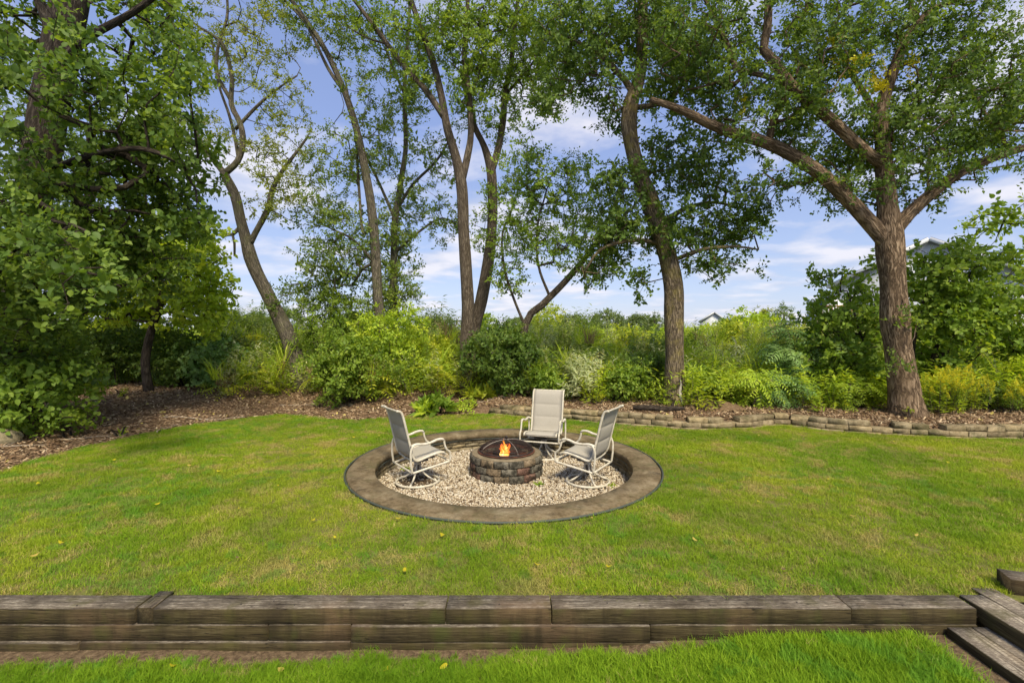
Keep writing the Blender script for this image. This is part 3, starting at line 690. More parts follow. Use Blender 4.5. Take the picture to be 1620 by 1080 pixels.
# ------------------------------------------------------------------ patio chairs
mp_ = Mat('cream_metal', 0.45, 0.4); cn = mp_.noise(18, 4, 0.6, kind='object'); mp_.color(mp_.ramp(cn, [(0.35, (0.48, 0.43, 0.31)), (0.6, (0.63, 0.58, 0.46))])); M['cream'] = mp_.m
sl = Mat('sling_fabric', 0.9, 0.15)
w1 = sl.noise(1, 2, vec=sl.pos('object'), stretch=(420, 30, 30)); w2 = sl.noise(1, 2, vec=sl.pos('object'), stretch=(30, 30, 420)); blt = sl.noise(7, 4, kind='object')
cfab = sl.mix(sl.math('MULTIPLY', w1, 0.9), (0.29, 0.262, 0.2), (0.53, 0.49, 0.4)); cfab = sl.mix(sl.math('MULTIPLY', w2, 0.35), cfab, (0.21, 0.19, 0.155)); cfab = sl.mix(sl.math('MULTIPLY', blt, 0.3), cfab, (0.45, 0.42, 0.36))
sl.color(cfab); sl.bump(w1, 0.3, 0.002); M['sling'] = sl.m
dk = Mat('dark_mount', 0.6, 0.4); dk.color((0.12, 0.11, 0.095)); M['mount'] = dk.m
def sling(profile, hw, puffs, thick=0.012, nw=10):
    """padded fabric following a side profile (y,z); puffs are spans [t0,t1] along it"""
    P = catmull(np.array([(0, p[0], p[1]) for p in profile]), 0.012); n = len(P); L_ = np.concatenate([[0], np.cumsum(np.linalg.norm(np.diff(P, axis=0), axis=1))]); t = L_ / L_[-1]
    Tn = np.gradient(P, axis=0); Tn /= np.linalg.norm(Tn, axis=1)[:, None]; Nn = np.stack([np.zeros(n), -Tn[:, 2], Tn[:, 1]], 1)
    pf = np.zeros(n)
    for a_, b_ in puffs:
        q = np.clip((t - a_) / (b_ - a_), 0, 1); inside = (t > a_) & (t < b_); pf = np.where(inside, np.sin(q * math.pi) ** 0.4, pf)
    V = []; xs = np.linspace(-hw, hw, nw)
    for side in (1, -1):
        for i in range(n):
            for x_ in xs:
                e = (1 - (abs(x_) / hw) ** 4); off = side * (0.003 + thick * pf[i] * e * (1.0 if side > 0 else 0.7)); V.append((x_, P[i][1] + Nn[i][1] * off, P[i][2] + Nn[i][2] * off))
    T = []; m_ = n * nw
    for i in range(n - 1):
        for j in range(nw - 1):
            p = i * nw + j; T += [(p, p + nw, p + nw + 1), (p, p + nw + 1, p + 1)]; q = p + m_; T += [(q, q + nw + 1, q + nw), (q, q + 1, q + nw + 1)]
    for i in range(n - 1):
        for j in (0, nw - 1):
            p = i * nw + j; T += [(p, p + nw, p + m_), (p + nw, p + nw + m_, p + m_)]
    for j in range(nw - 1):
        for i in (0, n - 1):
            p = i * nw + j; T += [(p, p + 1, p + m_), (p + 1, p + 1 + m_, p + m_)]
    A = Acc(); A.add(V, T); return A
def make_chair(label):
    c = empty('patio_chair', (0, 0, 0), label, 'patio chair', 'cream swivel chairs around the fire pit')
    ob = lambda A, nm, mt, par=c, sm=True: A.obj(nm, mt, par, smooth=sm, world_verts=False)
    seat_p = [(0.275, 0.385), (0.25, 0.41), (0.17, 0.412), (0.02, 0.385), (-0.09, 0.36), (-0.14, 0.365)]
    back_p = [(-0.145, 0.37), (-0.178, 0.42), (-0.205, 0.52), (-0.245, 0.68), (-0.29, 0.86), (-0.315, 0.945), (-0.345, 0.985), (-0.39, 0.995)]
    hw = 0.235
    ob(sling(seat_p, hw, [(0.08, 0.93)], 0.016), 'seat', M['sling'])
    ob(sling(back_p, hw, [(0.04, 0.32), (0.34, 0.6), (0.62, 0.88)], 0.014), 'backrest', M['sling'])
    for s_ in (-1, 1):
        x_ = s_ * (hw + 0.012)
        pr = [(0.27, 0.37), (0.262, 0.4), (0.17, 0.408), (0.02, 0.38), (-0.085, 0.352), (-0.14, 0.358), (-0.178, 0.415), (-0.205, 0.52), (-0.245, 0.68), (-0.29, 0.86), (-0.315, 0.945), (-0.345, 0.988), (-0.395, 0.998)]
        A = Acc(); A.tube(catmull(np.array([(x_, a_, b_) for a_, b_ in pr]), 0.025), 0.0155, 8); ob(A, 'side_rail', M['cream'])
        xa = s_ * 0.30
        arm = [(s_ * 0.262, -0.212, 0.545), (s_ * 0.285, -0.19, 0.56), (xa, -0.15, 0.572), (xa, -0.07, 0.562), (xa, 0.03, 0.565), (xa, 0.13, 0.592), (xa, 0.205, 0.592), (xa, 0.23, 0.57)]
        A = Acc(); A.tube(catmull(np.array(arm), 0.02), 0.0165, 8); ob(A, 'armrest', M['cream'])
        A = Acc(); A.tube(catmull(np.array([(xa, 0.228, 0.575), (xa, 0.24, 0.51), (xa, 0.27, 0.445), (xa, 0.315, 0.405), (xa, 0.318, 0.33), (xa, 0.316, 0.29)]), 0.02), 0.014, 8); ob(A, 'arm_support', M['cream'])
        A = Acc(); A.tube(catmull(np.array([(xa, -0.185, 0.572), (xa, -0.225, 0.5), (xa, -0.225, 0.35), (xa, -0.205, 0.215)]), 0.03), 0.014, 8); ob(A, 'rear_post', M['cream'])
        A = Acc(); A.tube(catmull(np.array([(xa, 0.316, 0.292), (xa, 0.2, 0.275), (xa, 0.0, 0.25), (xa, -0.205, 0.222)]), 0.03), 0.014, 8); ob(A, 'lower_rail', M['cream'])
    for y_, z_ in ((0.316, 0.295), (-0.21, 0.23)):
        A = Acc(); A.tube([(x_, y_, z_) for x_ in np.linspace(-0.3, 0.3, 6)], 0.013, 8); ob(A, 'cross_bar', M['cream'])
    A = Acc()
    A.tube([(x_, -0.375, 0.992) for x_ in np.linspace(-hw, hw, 6)], 0.012, 8); A.tube([(x_, 0.262, 0.378) for x_ in np.linspace(-hw, hw, 6)], 0.012, 8)
    A.tube(catmull(np.array([(-hw, -0.15, 0.355), (-0.12, -0.135, 0.33), (0.12, -0.135, 0.33), (hw, -0.15, 0.355)]), 0.04), 0.012, 8); ob(A, 'spreader_bar', M['cream'])
    A = Acc()
    for x_ in (-0.09, 0.09): A.box((x_, 0.05, 0.325), (0.035, 0.3, 0.025), None, 0.005)
    A.box((0, 0.03, 0.298), (0.2, 0.16, 0.03), None, 0.006); A.tube([(0, 0, z_) for z_ in (0.3, 0.2, 0.1)], 0.024, 12)
    ob(A, 'swivel_mount', M['mount'], sm=False)
    A = Acc(); A.tube([(0, 0, 0.265), (0, 0, 0.24)], 0.045, 14)
    ob(A, 'hub', M['cream'])
    for k_ in range(4):
        an = k_ * math.pi / 2 + math.pi / 4; d = np.array([math.cos(an), math.sin(an)])
        pr = [(0.035, 0.255), (0.045, 0.19), (0.09, 0.12), (0.18, 0.06), (0.262, 0.028)]
        A = Acc(); A.tube(catmull(np.array([(d[0] * a_, d[1] * a_, b_) for a_, b_ in pr]), 0.025), 0.0125, 8); ob(A, 'base_leg', M['cream'])
    A = Acc(); a_ = np.linspace(0, 2 * math.pi, 57)[:-1]; A.tube(np.stack([0.275 * np.cos(a_), 0.275 * np.sin(a_), np.full(56, 0.02)], 1), 0.016, 8, closed=True, up=(0, 0, 1)); ob(A, 'base_ring', M['cream'])
    return c
def copy_tree(o, par=None):
    c = o.copy(); COL.objects.link(c); c.parent = par
    for ch in list(o.children): copy_tree(ch, c)
    return c
ch0 = make_chair('cream swivel chair left of the fire pit, facing right')
ch1 = copy_tree(ch0); ch1['label'] = 'cream swivel chair right of the fire pit, facing left'
ch2 = copy_tree(ch0); ch2['label'] = 'cream swivel chair behind the fire pit, facing the camera'
for c_, (x_, y_), face in ((ch0, (-1.235, 6.2), 36), (ch1, (0.99, 6.2), 147), (ch2, (0.50, 7.44), 253)):
    c_.location = (x_, y_, PIT_Z + 0.008); c_.rotation_euler = (0, 0, R(face - 90))

# ------------------------------------------------------------------ timber retaining wall and steps
def timber_mat(kk=1.0, nm='weathered_timber'):
    m = Mat(nm, 0.9, 0.2); p = m.pos('object')
    grain = m.noise(1, 6, 0.7, vec=p, stretch=(3, 60, 60), dist=0.8); blot = m.noise(3.5, 5, 0.65); fine = m.noise(120, 3)
    c = m.ramp(grain, [(0.3, (0.026, 0.018, 0.008)), (0.5, (0.068, 0.052, 0.022)), (0.72, (0.125, 0.1, 0.05))])
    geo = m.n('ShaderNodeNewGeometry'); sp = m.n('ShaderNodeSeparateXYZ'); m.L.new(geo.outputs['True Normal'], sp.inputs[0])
    top = m.ramp(sp.outputs[2], [(0.6, 0.0), (0.9, 1.0)])     # sun-bleached grey upper faces; brown-stained sides, also painted darker for their weaker light
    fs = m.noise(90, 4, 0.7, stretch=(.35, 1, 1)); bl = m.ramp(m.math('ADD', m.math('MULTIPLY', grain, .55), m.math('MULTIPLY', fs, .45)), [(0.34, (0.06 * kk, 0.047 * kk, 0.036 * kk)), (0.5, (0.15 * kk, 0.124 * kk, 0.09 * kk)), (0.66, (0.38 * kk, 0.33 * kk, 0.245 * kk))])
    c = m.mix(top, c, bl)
    c = m.mix(m.ramp(blot, [(0.46, 0.0), (0.66, 0.7 / kk)]), c, (0.035, 0.025, 0.014))
    c = m.mix(m.ramp(m.noise(6, 4, off=(1, 5, 2)), [(0.55, 0.0), (0.7, 0.5)]), c, (0.07, 0.065, 0.014))
    c = m.mix(m.ramp(m.noise(2.2, 4, off=(9, 5, 2)), [(0.55, 0.0), (0.72, 0.35)]), c, (0.2, 0.12, 0.065))
    drip = m.noise(1, 4, 0.6, stretch=(9, 1, 1.2), off=(3, 0, 0)); side_ = m.math('SUBTRACT', 1.0, top)
    c = m.mix(m.math('MULTIPLY', m.ramp(drip, [(0.5, 0.0), (0.66, 0.65)]), side_), c, (0.03, 0.022, 0.011))
    c = m.mix(m.math('MULTIPLY', m.ramp(m.noise(1, 3, stretch=(5, 1, 3), off=(8, 2, 0)), [(0.56, 0.0), (0.7, 0.5)]), side_), c, (0.06, 0.075, 0.014))
    crk = m.noise(1, 3, 0.4, vec=p, stretch=(1.6, 46, 46), dist=0.3, off=(4, 4, 4)); cm = m.ramp(m.math('ABSOLUTE', m.math('SUBTRACT', crk, 0.5)), [(0.0, 1.0), (0.012, 0.0)])
    c = m.mix(m.math('MULTIPLY', cm, m.ramp(m.noise(1.8, 2, off=(2, 9, 0)), [(0.5, 0.0), (0.6, 0.9)])), c, (0.012, 0.009, 0.006))
    m.color(c); m.bump(m.math('SUBTRACT', m.math('ADD', grain, m.math('MULTIPLY', fine, 0.35)), m.math('MULTIPLY', cm, 0.6)), 0.9, 0.008); return m.m
M['timber'] = timber_mat(); M['timber_grey'] = timber_mat(1.7, 'grey_timber')
wood = empty('timber_retaining_wall', (0, 3.06, -0.2), 'low weathered landscape timber wall across the foreground', 'retaining wall')
def timber(par, x0, x1, yc, zc, w=0.155, h=0.098, end='timber', seg=14, tilt=0.0):
    g = np.random.default_rng(int(abs(x0 * 97 + zc * 991)) + 3); n_ = max(2, int((x1 - x0) / 0.12)); xs = np.linspace(x0, x1, n_ + 1)
    b_ = 0.0035; prof = [(-w / 2, -h / 2 + b_), (-w / 2, h / 2 - b_), (-w / 2 + b_, h / 2), (w / 2 - b_, h / 2), (w / 2, h / 2 - b_), (w / 2, -h / 2 + b_), (w / 2 - b_, -h / 2), (-w / 2 + b_, -h / 2)]
    V = []
    for i, x_ in enumerate(xs):
        for (a_, c_) in prof:
            nn = mnoise.noise(Vector((x_ * 3, a_ * 9 + yc, c_ * 9 + zc))) * 0.0028; V.append((x_ - (x0 + x1) / 2, a_ + nn + g.normal(0, .0006), c_ + nn * .7))
    T = []
    for i in range(n_):
        for j in range(8):
            p = i * 8 + j; q = i * 8 + (j + 1) % 8; T += [(p, q + 8, q), (p, p + 8, q + 8)]
    for o_, fl_ in ((0, False), (n_ * 8, True)):
        for j in range(1, 7):
            t = (o_, o_ + j, o_ + j + 1); T.append(t[::-1] if fl_ else t)
    A = Acc(); A.add(V, T); me = A.mesh('timber'); o = link(end, me, par, [M['timber']], False)
    o.location = ((x0 + x1) / 2 - par.location[0], yc - par.location[1], zc - par.location[2]); o.rotation_euler = (0, 0, tilt); return o
g3 = 0.004
def X_(px, Y=2.98): return (px - 810) * Y / F
for a_, b_ in ((-560, 213), (242, 705), (705, 873), (873, 1347), (1347, 1545)): timber(wood, X_(a_) + g3, X_(b_) - g3, 3.055, -0.035)
o = timber(wood, -0.095, 0.095, 0, 0, 0.098, 0.098); o.location = (X_(228), 3.08 - 3.06, -0.035 + 0.2 + 0.002); o.rotation_euler = (0, 0, R(90)); o['label'] = 'cross timber end set between two long timbers'
for a_, b_, yo in ((-700, 425, 0), (425, 556, 0), (556, 1028, -0.016), (1028, 1545, 0)): timber(wood, X_(a_) + g3, X_(b_) - g3, 3.05 + yo, -0.136)
for a_, b_, yo in ((-640, 130, -0.012), (130, 556, -0.004), (556, 1250, -0.002)): timber(wood, X_(a_) + g3, X_(b_) - g3, 3.04 + yo, -0.237)
# nail holes and knots on top
A = Acc()
for px in (40, 130, 385, 432, 470, 590, 640, 790, 960, 1010, 1120, 1180, 1260, 1420): 
    x_ = X_(px, 3.05); yy = 3.05 + rng.uniform(-.04, .04); A.tube([(x_, yy, 0.0125), (x_, yy, 0.0165)], 0.005, 8)
nl = A.obj('nail_head', blackm.m, wood); nl['kind'] = 'stuff'
# steps at the right: timbers running towards the camera
step = empty('timber_step', (3.0, 2.8, -0.15), 'weathered timber steps running towards the camera at lower right', 'steps')
def long_timber(par, p0, p1, z, w=0.15, h=0.1):
    p0 = np.array(p0, float); p1 = np.array(p1, float); L_ = np.linalg.norm(p1 - p0); c_ = (p0 + p1) / 2
    o = timber(par, -L_ / 2, L_ / 2 + .0001, 0, 0, w, h); o.location = (c_[0] - par.location[0], c_[1] - par.location[1], z - par.location[2]); o.rotation_euler = (0, 0, math.atan2(*(p1 - p0)[::-1])); return o
long_timber(step, (3.03, 3.13), (3.03, 0.6), -0.034)
long_timber(step, (3.19, 3.22), (3.19, 0.6), -0.036)
long_timber(step, (2.94, 2.955), (2.94, 0.6), -0.137, 0.15)
long_timber(step, (2.785, 2.953), (2.785, 0.6), -0.137, 0.15)
for ch in step.children: ch.data.materials[0] = M['timber_grey']
side = empty('timber_edging', (3.5, 3.3, 0.03), 'raised dark timber edging at the right frame edge', 'timber edging')
long_timber(side, (3.36, 3.24), (4.9, 2.7), 0.03, 0.15, 0.14)

# ------------------------------------------------------------------ block wall behind the lawn
bw = empty('block_retaining_wall', (4.0, 8.4, 0), 'low winding wall of tan concrete blocks holding the mulch bed', 'retaining wall')
def bed_block(L_, h, seed):
    g = np.random.default_rng(seed); A = Acc(); V0 = []
    A.box((0, 0, 0), (L_ - 0.009, 0.19, h - 0.006), None, 0.005, jit=0.0022); return A.mesh('block')
Wp = catmull(np.array([(a_, b_, 0.0) for a_, b_ in WALL]), 0.03)
Wl = np.concatenate([[0], np.cumsum(np.linalg.norm(np.diff(Wp, axis=0), axis=1))])
wallblocks = [[bed_block(l_, 0.086, 700 + i * 5 + k_) for k_ in range(5)] for i, l_ in enumerate((0.24, 0.29, 0.33))]
for r_ in wallblocks:
    for q in r_: q.materials.append(M['bed_block'])
for c_ in range(3):
    d = 0.1 * c_ if c_ != 1 else -0.05
    while d < Wl[-1] - 0.1:
        ki = random.choice((0, 1, 1, 2)); L_ = (0.24, 0.29, 0.33)[ki]; m_ = d + L_ / 2
        if m_ > Wl[-1]: break
        x_ = np.interp(m_, Wl, Wp[:, 0]); y_ = np.interp(m_, Wl, Wp[:, 1]); x2 = np.interp(m_ + .05, Wl, Wp[:, 0]); y2 = np.interp(m_ + .05, Wl, Wp[:, 1])
        gone = (c_ == 2 and random.random() < 0.05)
        if not gone:
            o = bpy.data.objects.new('block', random.choice(wallblocks[ki])); COL.objects.link(o); o.parent = bw
            an = math.atan2(y2 - y_, x2 - x_); nx, ny = -math.sin(an), math.cos(an); sb_ = 0.085 + 0.02 * c_ + random.uniform(-.008, .008)
            o.location = (x_ + nx * sb_ - 4.0, y_ + ny * sb_ - 8.4, -0.02 + 0.087 * c_ + random.uniform(-.003, .003) * c_); o.rotation_euler = (random.uniform(-.02, .02), random.uniform(-.012, .012), an + random.uniform(-.03, .03))
        d += L_

# ------------------------------------------------------------------ leaf templates
def leaf(base, dirv, nrm, L_, w, kind=0):
    """returns verts, tris of one leaf"""
    dirv = dirv / (np.linalg.norm(dirv) + 1e-9); s_ = np.cross(dirv, nrm); s_ /= (np.linalg.norm(s_) + 1e-9); u = np.cross(s_, dirv)
    if kind == 0:
        V = [base, base + dirv * L_ * .42 + s_ * w * .5 + u * w * .12, base + dirv * L_ - u * L_ * .08, base + dirv * L_ * .42 - s_ * w * .5 + u * w * .12]
        return V, [(0, 1, 2), (0, 2, 3)]
    V = [base, base + dirv * L_ * .22 + s_ * w * .42 + u * w * .1, base + dirv * L_ * .6 + s_ * w * .42 + u * w * .1, base + dirv * L_ - u * L_ * .12,
         base + dirv * L_ * .6 - s_ * w * .42 + u * w * .1, base + dirv * L_ * .22 - s_ * w * .42 + u * w * .1, base + dirv * L_ * .5]
    return V, [(0, 1, 6), (1, 2, 6), (2, 3, 6), (3, 4, 6), (4, 5, 6), (5, 0, 6)]
class Tpl:
    def __init__(s): s.V = []; s.T = []; s.M = []; s.t = []
    def add(s, V, T, mi, tint): k = len(s.V); s.V += list(V); s.T += [(a_ + k, b_ + k, c_ + k) for a_, b_, c_ in T]; s.M += [mi] * len(T); s.t += [tint] * len(V)
    def done(s): s.V = np.array(s.V, np.float32); s.T = np.array(s.T, np.int32); s.M = np.array(s.M, np.int32); s.t = np.array(s.t, np.float32); return s
def unit(v): return v / (np.linalg.norm(v) + 1e-9)
def tuft(seed, twigs=5, L_=0.34, leaves=9, ll=0.085, lw=0.05, kind=0, spread=1.0, droop=0.35):
    g = np.random.default_rng(seed); t_ = Tpl()
    for i in range(twigs):
        d = unit(np.array([g.normal(0, spread), g.normal(0, spread), g.uniform(0.2, 1.1)])); L2 = L_ * g.uniform(0.6, 1.15); sd = unit(np.cross(d, [g.normal(), g.normal(), g.normal()]))
        end = d * L2; t_.add([-d * 0.02 + sd * .003, -d * 0.02 - sd * .003, end], [(0, 1, 2)], 1, 0.5)
        for k in range(leaves):
            f = (k + 0.6) / leaves; p = d * L2 * f + g.normal(0, 0.012, 3); sgn = 1 if k % 2 else -1
            az = sd * sgn * g.uniform(0.5, 1.1) + d * g.uniform(0.2, 0.8) + g.normal(0, 0.3, 3); dv = unit(az)
            nr = unit(np.array([g.normal(0, .55), g.normal(0, .55), 1.0])); sc_ = g.uniform(0.65, 1.2)
            V, T = leaf(p, unit(dv + np.array([0, 0, -droop * .0])), nr, ll * sc_, lw * sc_, kind); t_.add(V, T, 0, g.uniform())
    return t_.done()
def frond_tuft(seed, nf=7, L_=0.42, pairs=8, ll=0.085, lw=0.024):
    g = np.random.default_rng(seed); t_ = Tpl()
    for i in range(nf):
        az = 2 * math.pi * i / nf + g.normal(0, .25); out = np.array([math.cos(az), math.sin(az), 0]); up = g.uniform(0.25, 0.9); L2 = L_ * g.uniform(.75, 1.15); side = np.array([-out[1], out[0], 0])
        P = lambda f: out * L2 * f + np.array([0, 0, L2 * (up * f - 0.75 * f * f)])
        t_.add([P(0) + side * .004, P(0) - side * .004, P(.5)], [(0, 1, 2)], 1, .5); t_.add([P(.5) + side * .003, P(.5) - side * .003, P(1)], [(0, 1, 2)], 1, .5)
        tt = g.uniform()
        for k in range(pairs):
            f = 0.14 + 0.84 * k / (pairs - 1); p = P(f); tg = unit(P(f + .02) - P(f - .02)); sz = math.sin(math.pi * (0.15 + 0.75 * f)) ** .6
            for s_ in (-1, 1):
                dv = unit(side * s_ + tg * .45 + np.array([0, 0, -.18 + g.normal(0, .1)])); nr = unit(np.array([g.normal(0, .2), g.normal(0, .2), 1.0])); V, T = leaf(p, dv, nr, ll * sz * g.uniform(.85, 1.15), lw, 0); t_.add(V, T, 0, 0.7 * tt + .3 * g.uniform())
    return t_.done()
def spike_tuft(seed, nb=26, L_=0.5, w=0.012, spread=0.35):
    g = np.random.default_rng(seed); t_ = Tpl()
    for i in range(nb):
        d = unit(np.array([g.normal(0, spread), g.normal(0, spread), 1.0])); h = np.array([d[0], d[1], 0]) * 0.8; L2 = L_ * g.uniform(.5, 1.1); sd = unit(np.cross(d, [g.normal(), g.normal(), .1])) * w
        b_ = np.array([g.normal(0, .05), g.normal(0, .05), 0]); m_ = b_ + d * L2 * .6 + h * .1 * L2; e_ = b_ + d * L2 * .9 + h * .6 * L2
        t_.add([b_ - sd * .5, b_ + sd * .5, m_ + sd * .6, m_ - sd * .6, e_], [(0, 1, 2), (0, 2, 3), (3, 2, 4)], 0, g.uniform())
    return t_.done()
def stem_tuft(seed, stems=4, H=0.5, leaves=16, ll=0.10, lw=0.016, plume=0):
    """upright stems with narrow leaves; plume > 0 puts many tiny yellow florets on top (material 2)"""
    g = np.random.default_rng(seed); t_ = Tpl()
    for i in range(stems):
        b_ = np.array([g.normal(0, .07), g.normal(0, .07), 0]); d = unit(np.array([g.normal(0, .16), g.normal(0, .16), 1])); h = H * g.uniform(.75, 1.15)
        t_.add([b_ + [.004, 0, 0], b_ - [.004, 0, 0], b_ + d * h], [(0, 1, 2)], 1, .5)
        for k in range(leaves):
            f = (k + 1) / leaves; a_ = g.uniform(0, 6.28); dv = unit(np.array([math.cos(a_), math.sin(a_), g.uniform(.0, .7)])); V, T = leaf(b_ + d * h * f, dv, unit(np.array([0, 0, 1.0]) + g.normal(0, .2, 3)), ll * g.uniform(.7, 1.1), lw, 0); t_.add(V, T, 0, g.uniform())
        for k in range(plume):
            a_ = g.uniform(0, 6.28); f = g.uniform(0, 1); r_ = .075 * (1 - f) ** .7 * g.uniform(.3, 1); p = b_ + d * (h * (.8 + .35 * f)) + np.array([math.cos(a_) * r_, math.sin(a_) * r_, -r_ * .3]); q_ = unit(g.normal(0, 1, 3)) * .014; q2 = unit(g.normal(0, 1, 3)) * .014
            t_.add([p, p + q_, p + q2], [(0, 1, 2)], 2, g.uniform())
    return t_.done()
TP = {
 'oval': [tuft(10 + i, 5, 0.34, 9, 0.082, 0.05) for i in range(6)],
 'sparse': [tuft(30 + i, 5, 0.38, 9, 0.088, 0.05) for i in range(6)],
 'big': [tuft(50 + i, 4, 0.30, 6, 0.115, 0.085, 1) for i in range(6)],
 'near': [tuft(70 + i, 4, 0.30, 7, 0.10, 0.068, 1, 0.8) for i in range(6)],
 'fine': [tuft(90 + i, 6, 0.22, 9, 0.052, 0.027) for i in range(6)],
 'bush': [tuft(110 + i, 5, 0.26, 7, 0.085, 0.05) for i in range(6)],
 'frond': [frond_tuft(130 + i, 7, .42, 7, .105, .034) for i in range(6)],
 'spike': [spike_tuft(150 + i) for i in range(5)],
 'herb': [stem_tuft(170 + i, 4, .5, 13, .12, .026) for i in range(5)],
 'goldenrod': [stem_tuft(190 + i, 4, .42, 14, .1, .016, 85) for i in range(4)],
 'broad': [spike_tuft(210 + i, 12, .26, .055, .8) for i in range(4)],
 'far': [tuft(230 + i, 5, 0.8, 7, 0.28, 0.19) for i in range(4)],
}
def align(d, spin):
    """rotation matrices (n,3,3) taking +Z to d"""
    d = d / (np.linalg.norm(d, axis=1)[:, None] + 1e-9); a = np.where(np.abs(d[:, 2:3]) < .95, np.array([[0, 0, 1.0]]), np.array([[1.0, 0, 0]]))
    x = np.cross(a, d); x /= np.linalg.norm(x, axis=1)[:, None] + 1e-9; y = np.cross(d, x); c, s_ = np.cos(spin)[:, None], np.sin(spin)[:, None]
    return np.stack([x * c + y * s_, -x * s_ + y * c, d], 2)
def bake(name, tpls, P, D, S, mats, parent, g, tint_base=None, obj_name=None, world=True):
    n = len(P); which = g.integers(0, len(tpls), n); Rm = align(D, g.uniform(0, 6.283, n)) * np.asarray(S)[:, None, None]
    tb = g.uniform(0, 1, n) if tint_base is None else tint_base
    VV, TT, MM, tt = [], [], [], []; off = 0
    for w in range(len(tpls)):
        k = np.where(which == w)[0]
        if not len(k): continue
        t_ = tpls[w]; V = np.einsum('nij,vj->nvi', Rm[k], t_.V) + P[k][:, None, :]; nv = len(t_.V)
        T = t_.T[None] + (np.arange(len(k)) * nv)[:, None, None] + off; off += len(k) * nv
        VV.append(V.reshape(-1, 3)); TT.append(T.reshape(-1, 3)); MM.append(np.tile(t_.M, len(k))); tt.append((0.5 * t_.t[None, :] + 0.5 * tb[k][:, None]).ravel())
    me = mesh_np(name, np.concatenate(VV), np.concatenate(TT), np.concatenate(MM), np.concatenate(tt))
    return link(obj_name or name, me, parent, mats, world)

# ------------------------------------------------------------------ branches grown greedily towards the foliage
def grow(nodes, dirs, rad, targets, g, r0=0.0042, up=0.15, maxd=99):
    P = [p for p in nodes]; D = [d for d in dirs]; par = [-1] * len(P); cnt = [0] * len(P); Rl = list(rad); n0 = len(P)
    arr = np.zeros((n0 + len(targets) * 14, 3)); arr[:n0] = nodes; n = n0; paths = []
    dmin = np.array([np.min(np.linalg.norm(nodes - t, axis=1)) for t in targets]); order = np.argsort(dmin); tipdir = np.zeros((len(targets), 3))
    for ti in order:
        t = targets[ti]; df = arr[:n] - t; dist = np.linalg.norm(df, axis=1); cost = dist * (1 + 0.45 * np.clip(df[:, 2] / (dist + 1e-6), 0, 1)); i = int(np.argmin(cost)); d = dist[i]
        if d > maxd: tipdir[ti] = (0, 0, 1); continue
        p = arr[i]; pd = D[i]; ks = int(np.clip(d / 0.22, 1, 12)); ctrl = p + (pd * 0.35 + np.array([0, 0, up])) * d + g.normal(0, .06, 3) * d
        prev = i; chain = [i]
        for k in range(1, ks + 1):
            f = k / ks; q = (1 - f) ** 2 * p + 2 * f * (1 - f) * ctrl + f * f * t
            if k < ks: q = q + g.normal(0, 0.025 * min(d, 1.2), 3)
            arr[n] = q; D.append(unit(q - arr[prev])); par.append(prev); cnt.append(0); Rl.append(0); chain.append(n); prev = n; n += 1
        cnt[prev] += 1; tipdir[ti] = D[prev]; paths.append(chain)
    for j in range(n - 1, n0 - 1, -1):
        if par[j] >= n0: cnt[par[j]] += cnt[j]
    Rl = np.array(Rl); c = np.array(cnt[n0:]); Rl[n0:] = r0 * np.maximum(c, 1) ** 0.5
    A = Acc()
    for ch in paths:
        r = Rl[ch].copy(); r[0] = min(r[0], r[1] * 1.25) if len(ch) > 1 else r[0]; A.tube(arr[ch], np.maximum(r, 0.003), 4 if r.max() < .02 else 6, cap=False)
    return A, tipdir
def screen_blob(bx, by, rx, ry, n, Y, dr, g):
    """n points filling an ellipsoid whose outline is given in photo pixels at distance Y"""
    u = g.normal(size=(n, 3)); u /= np.linalg.norm(u, axis=1)[:, None]; u *= (g.uniform(size=(n, 1)) ** 0.45); c = W(bx, by, Y); s_ = Y / F
    return c + u * np.array([rx * s_, dr, ry * s_])
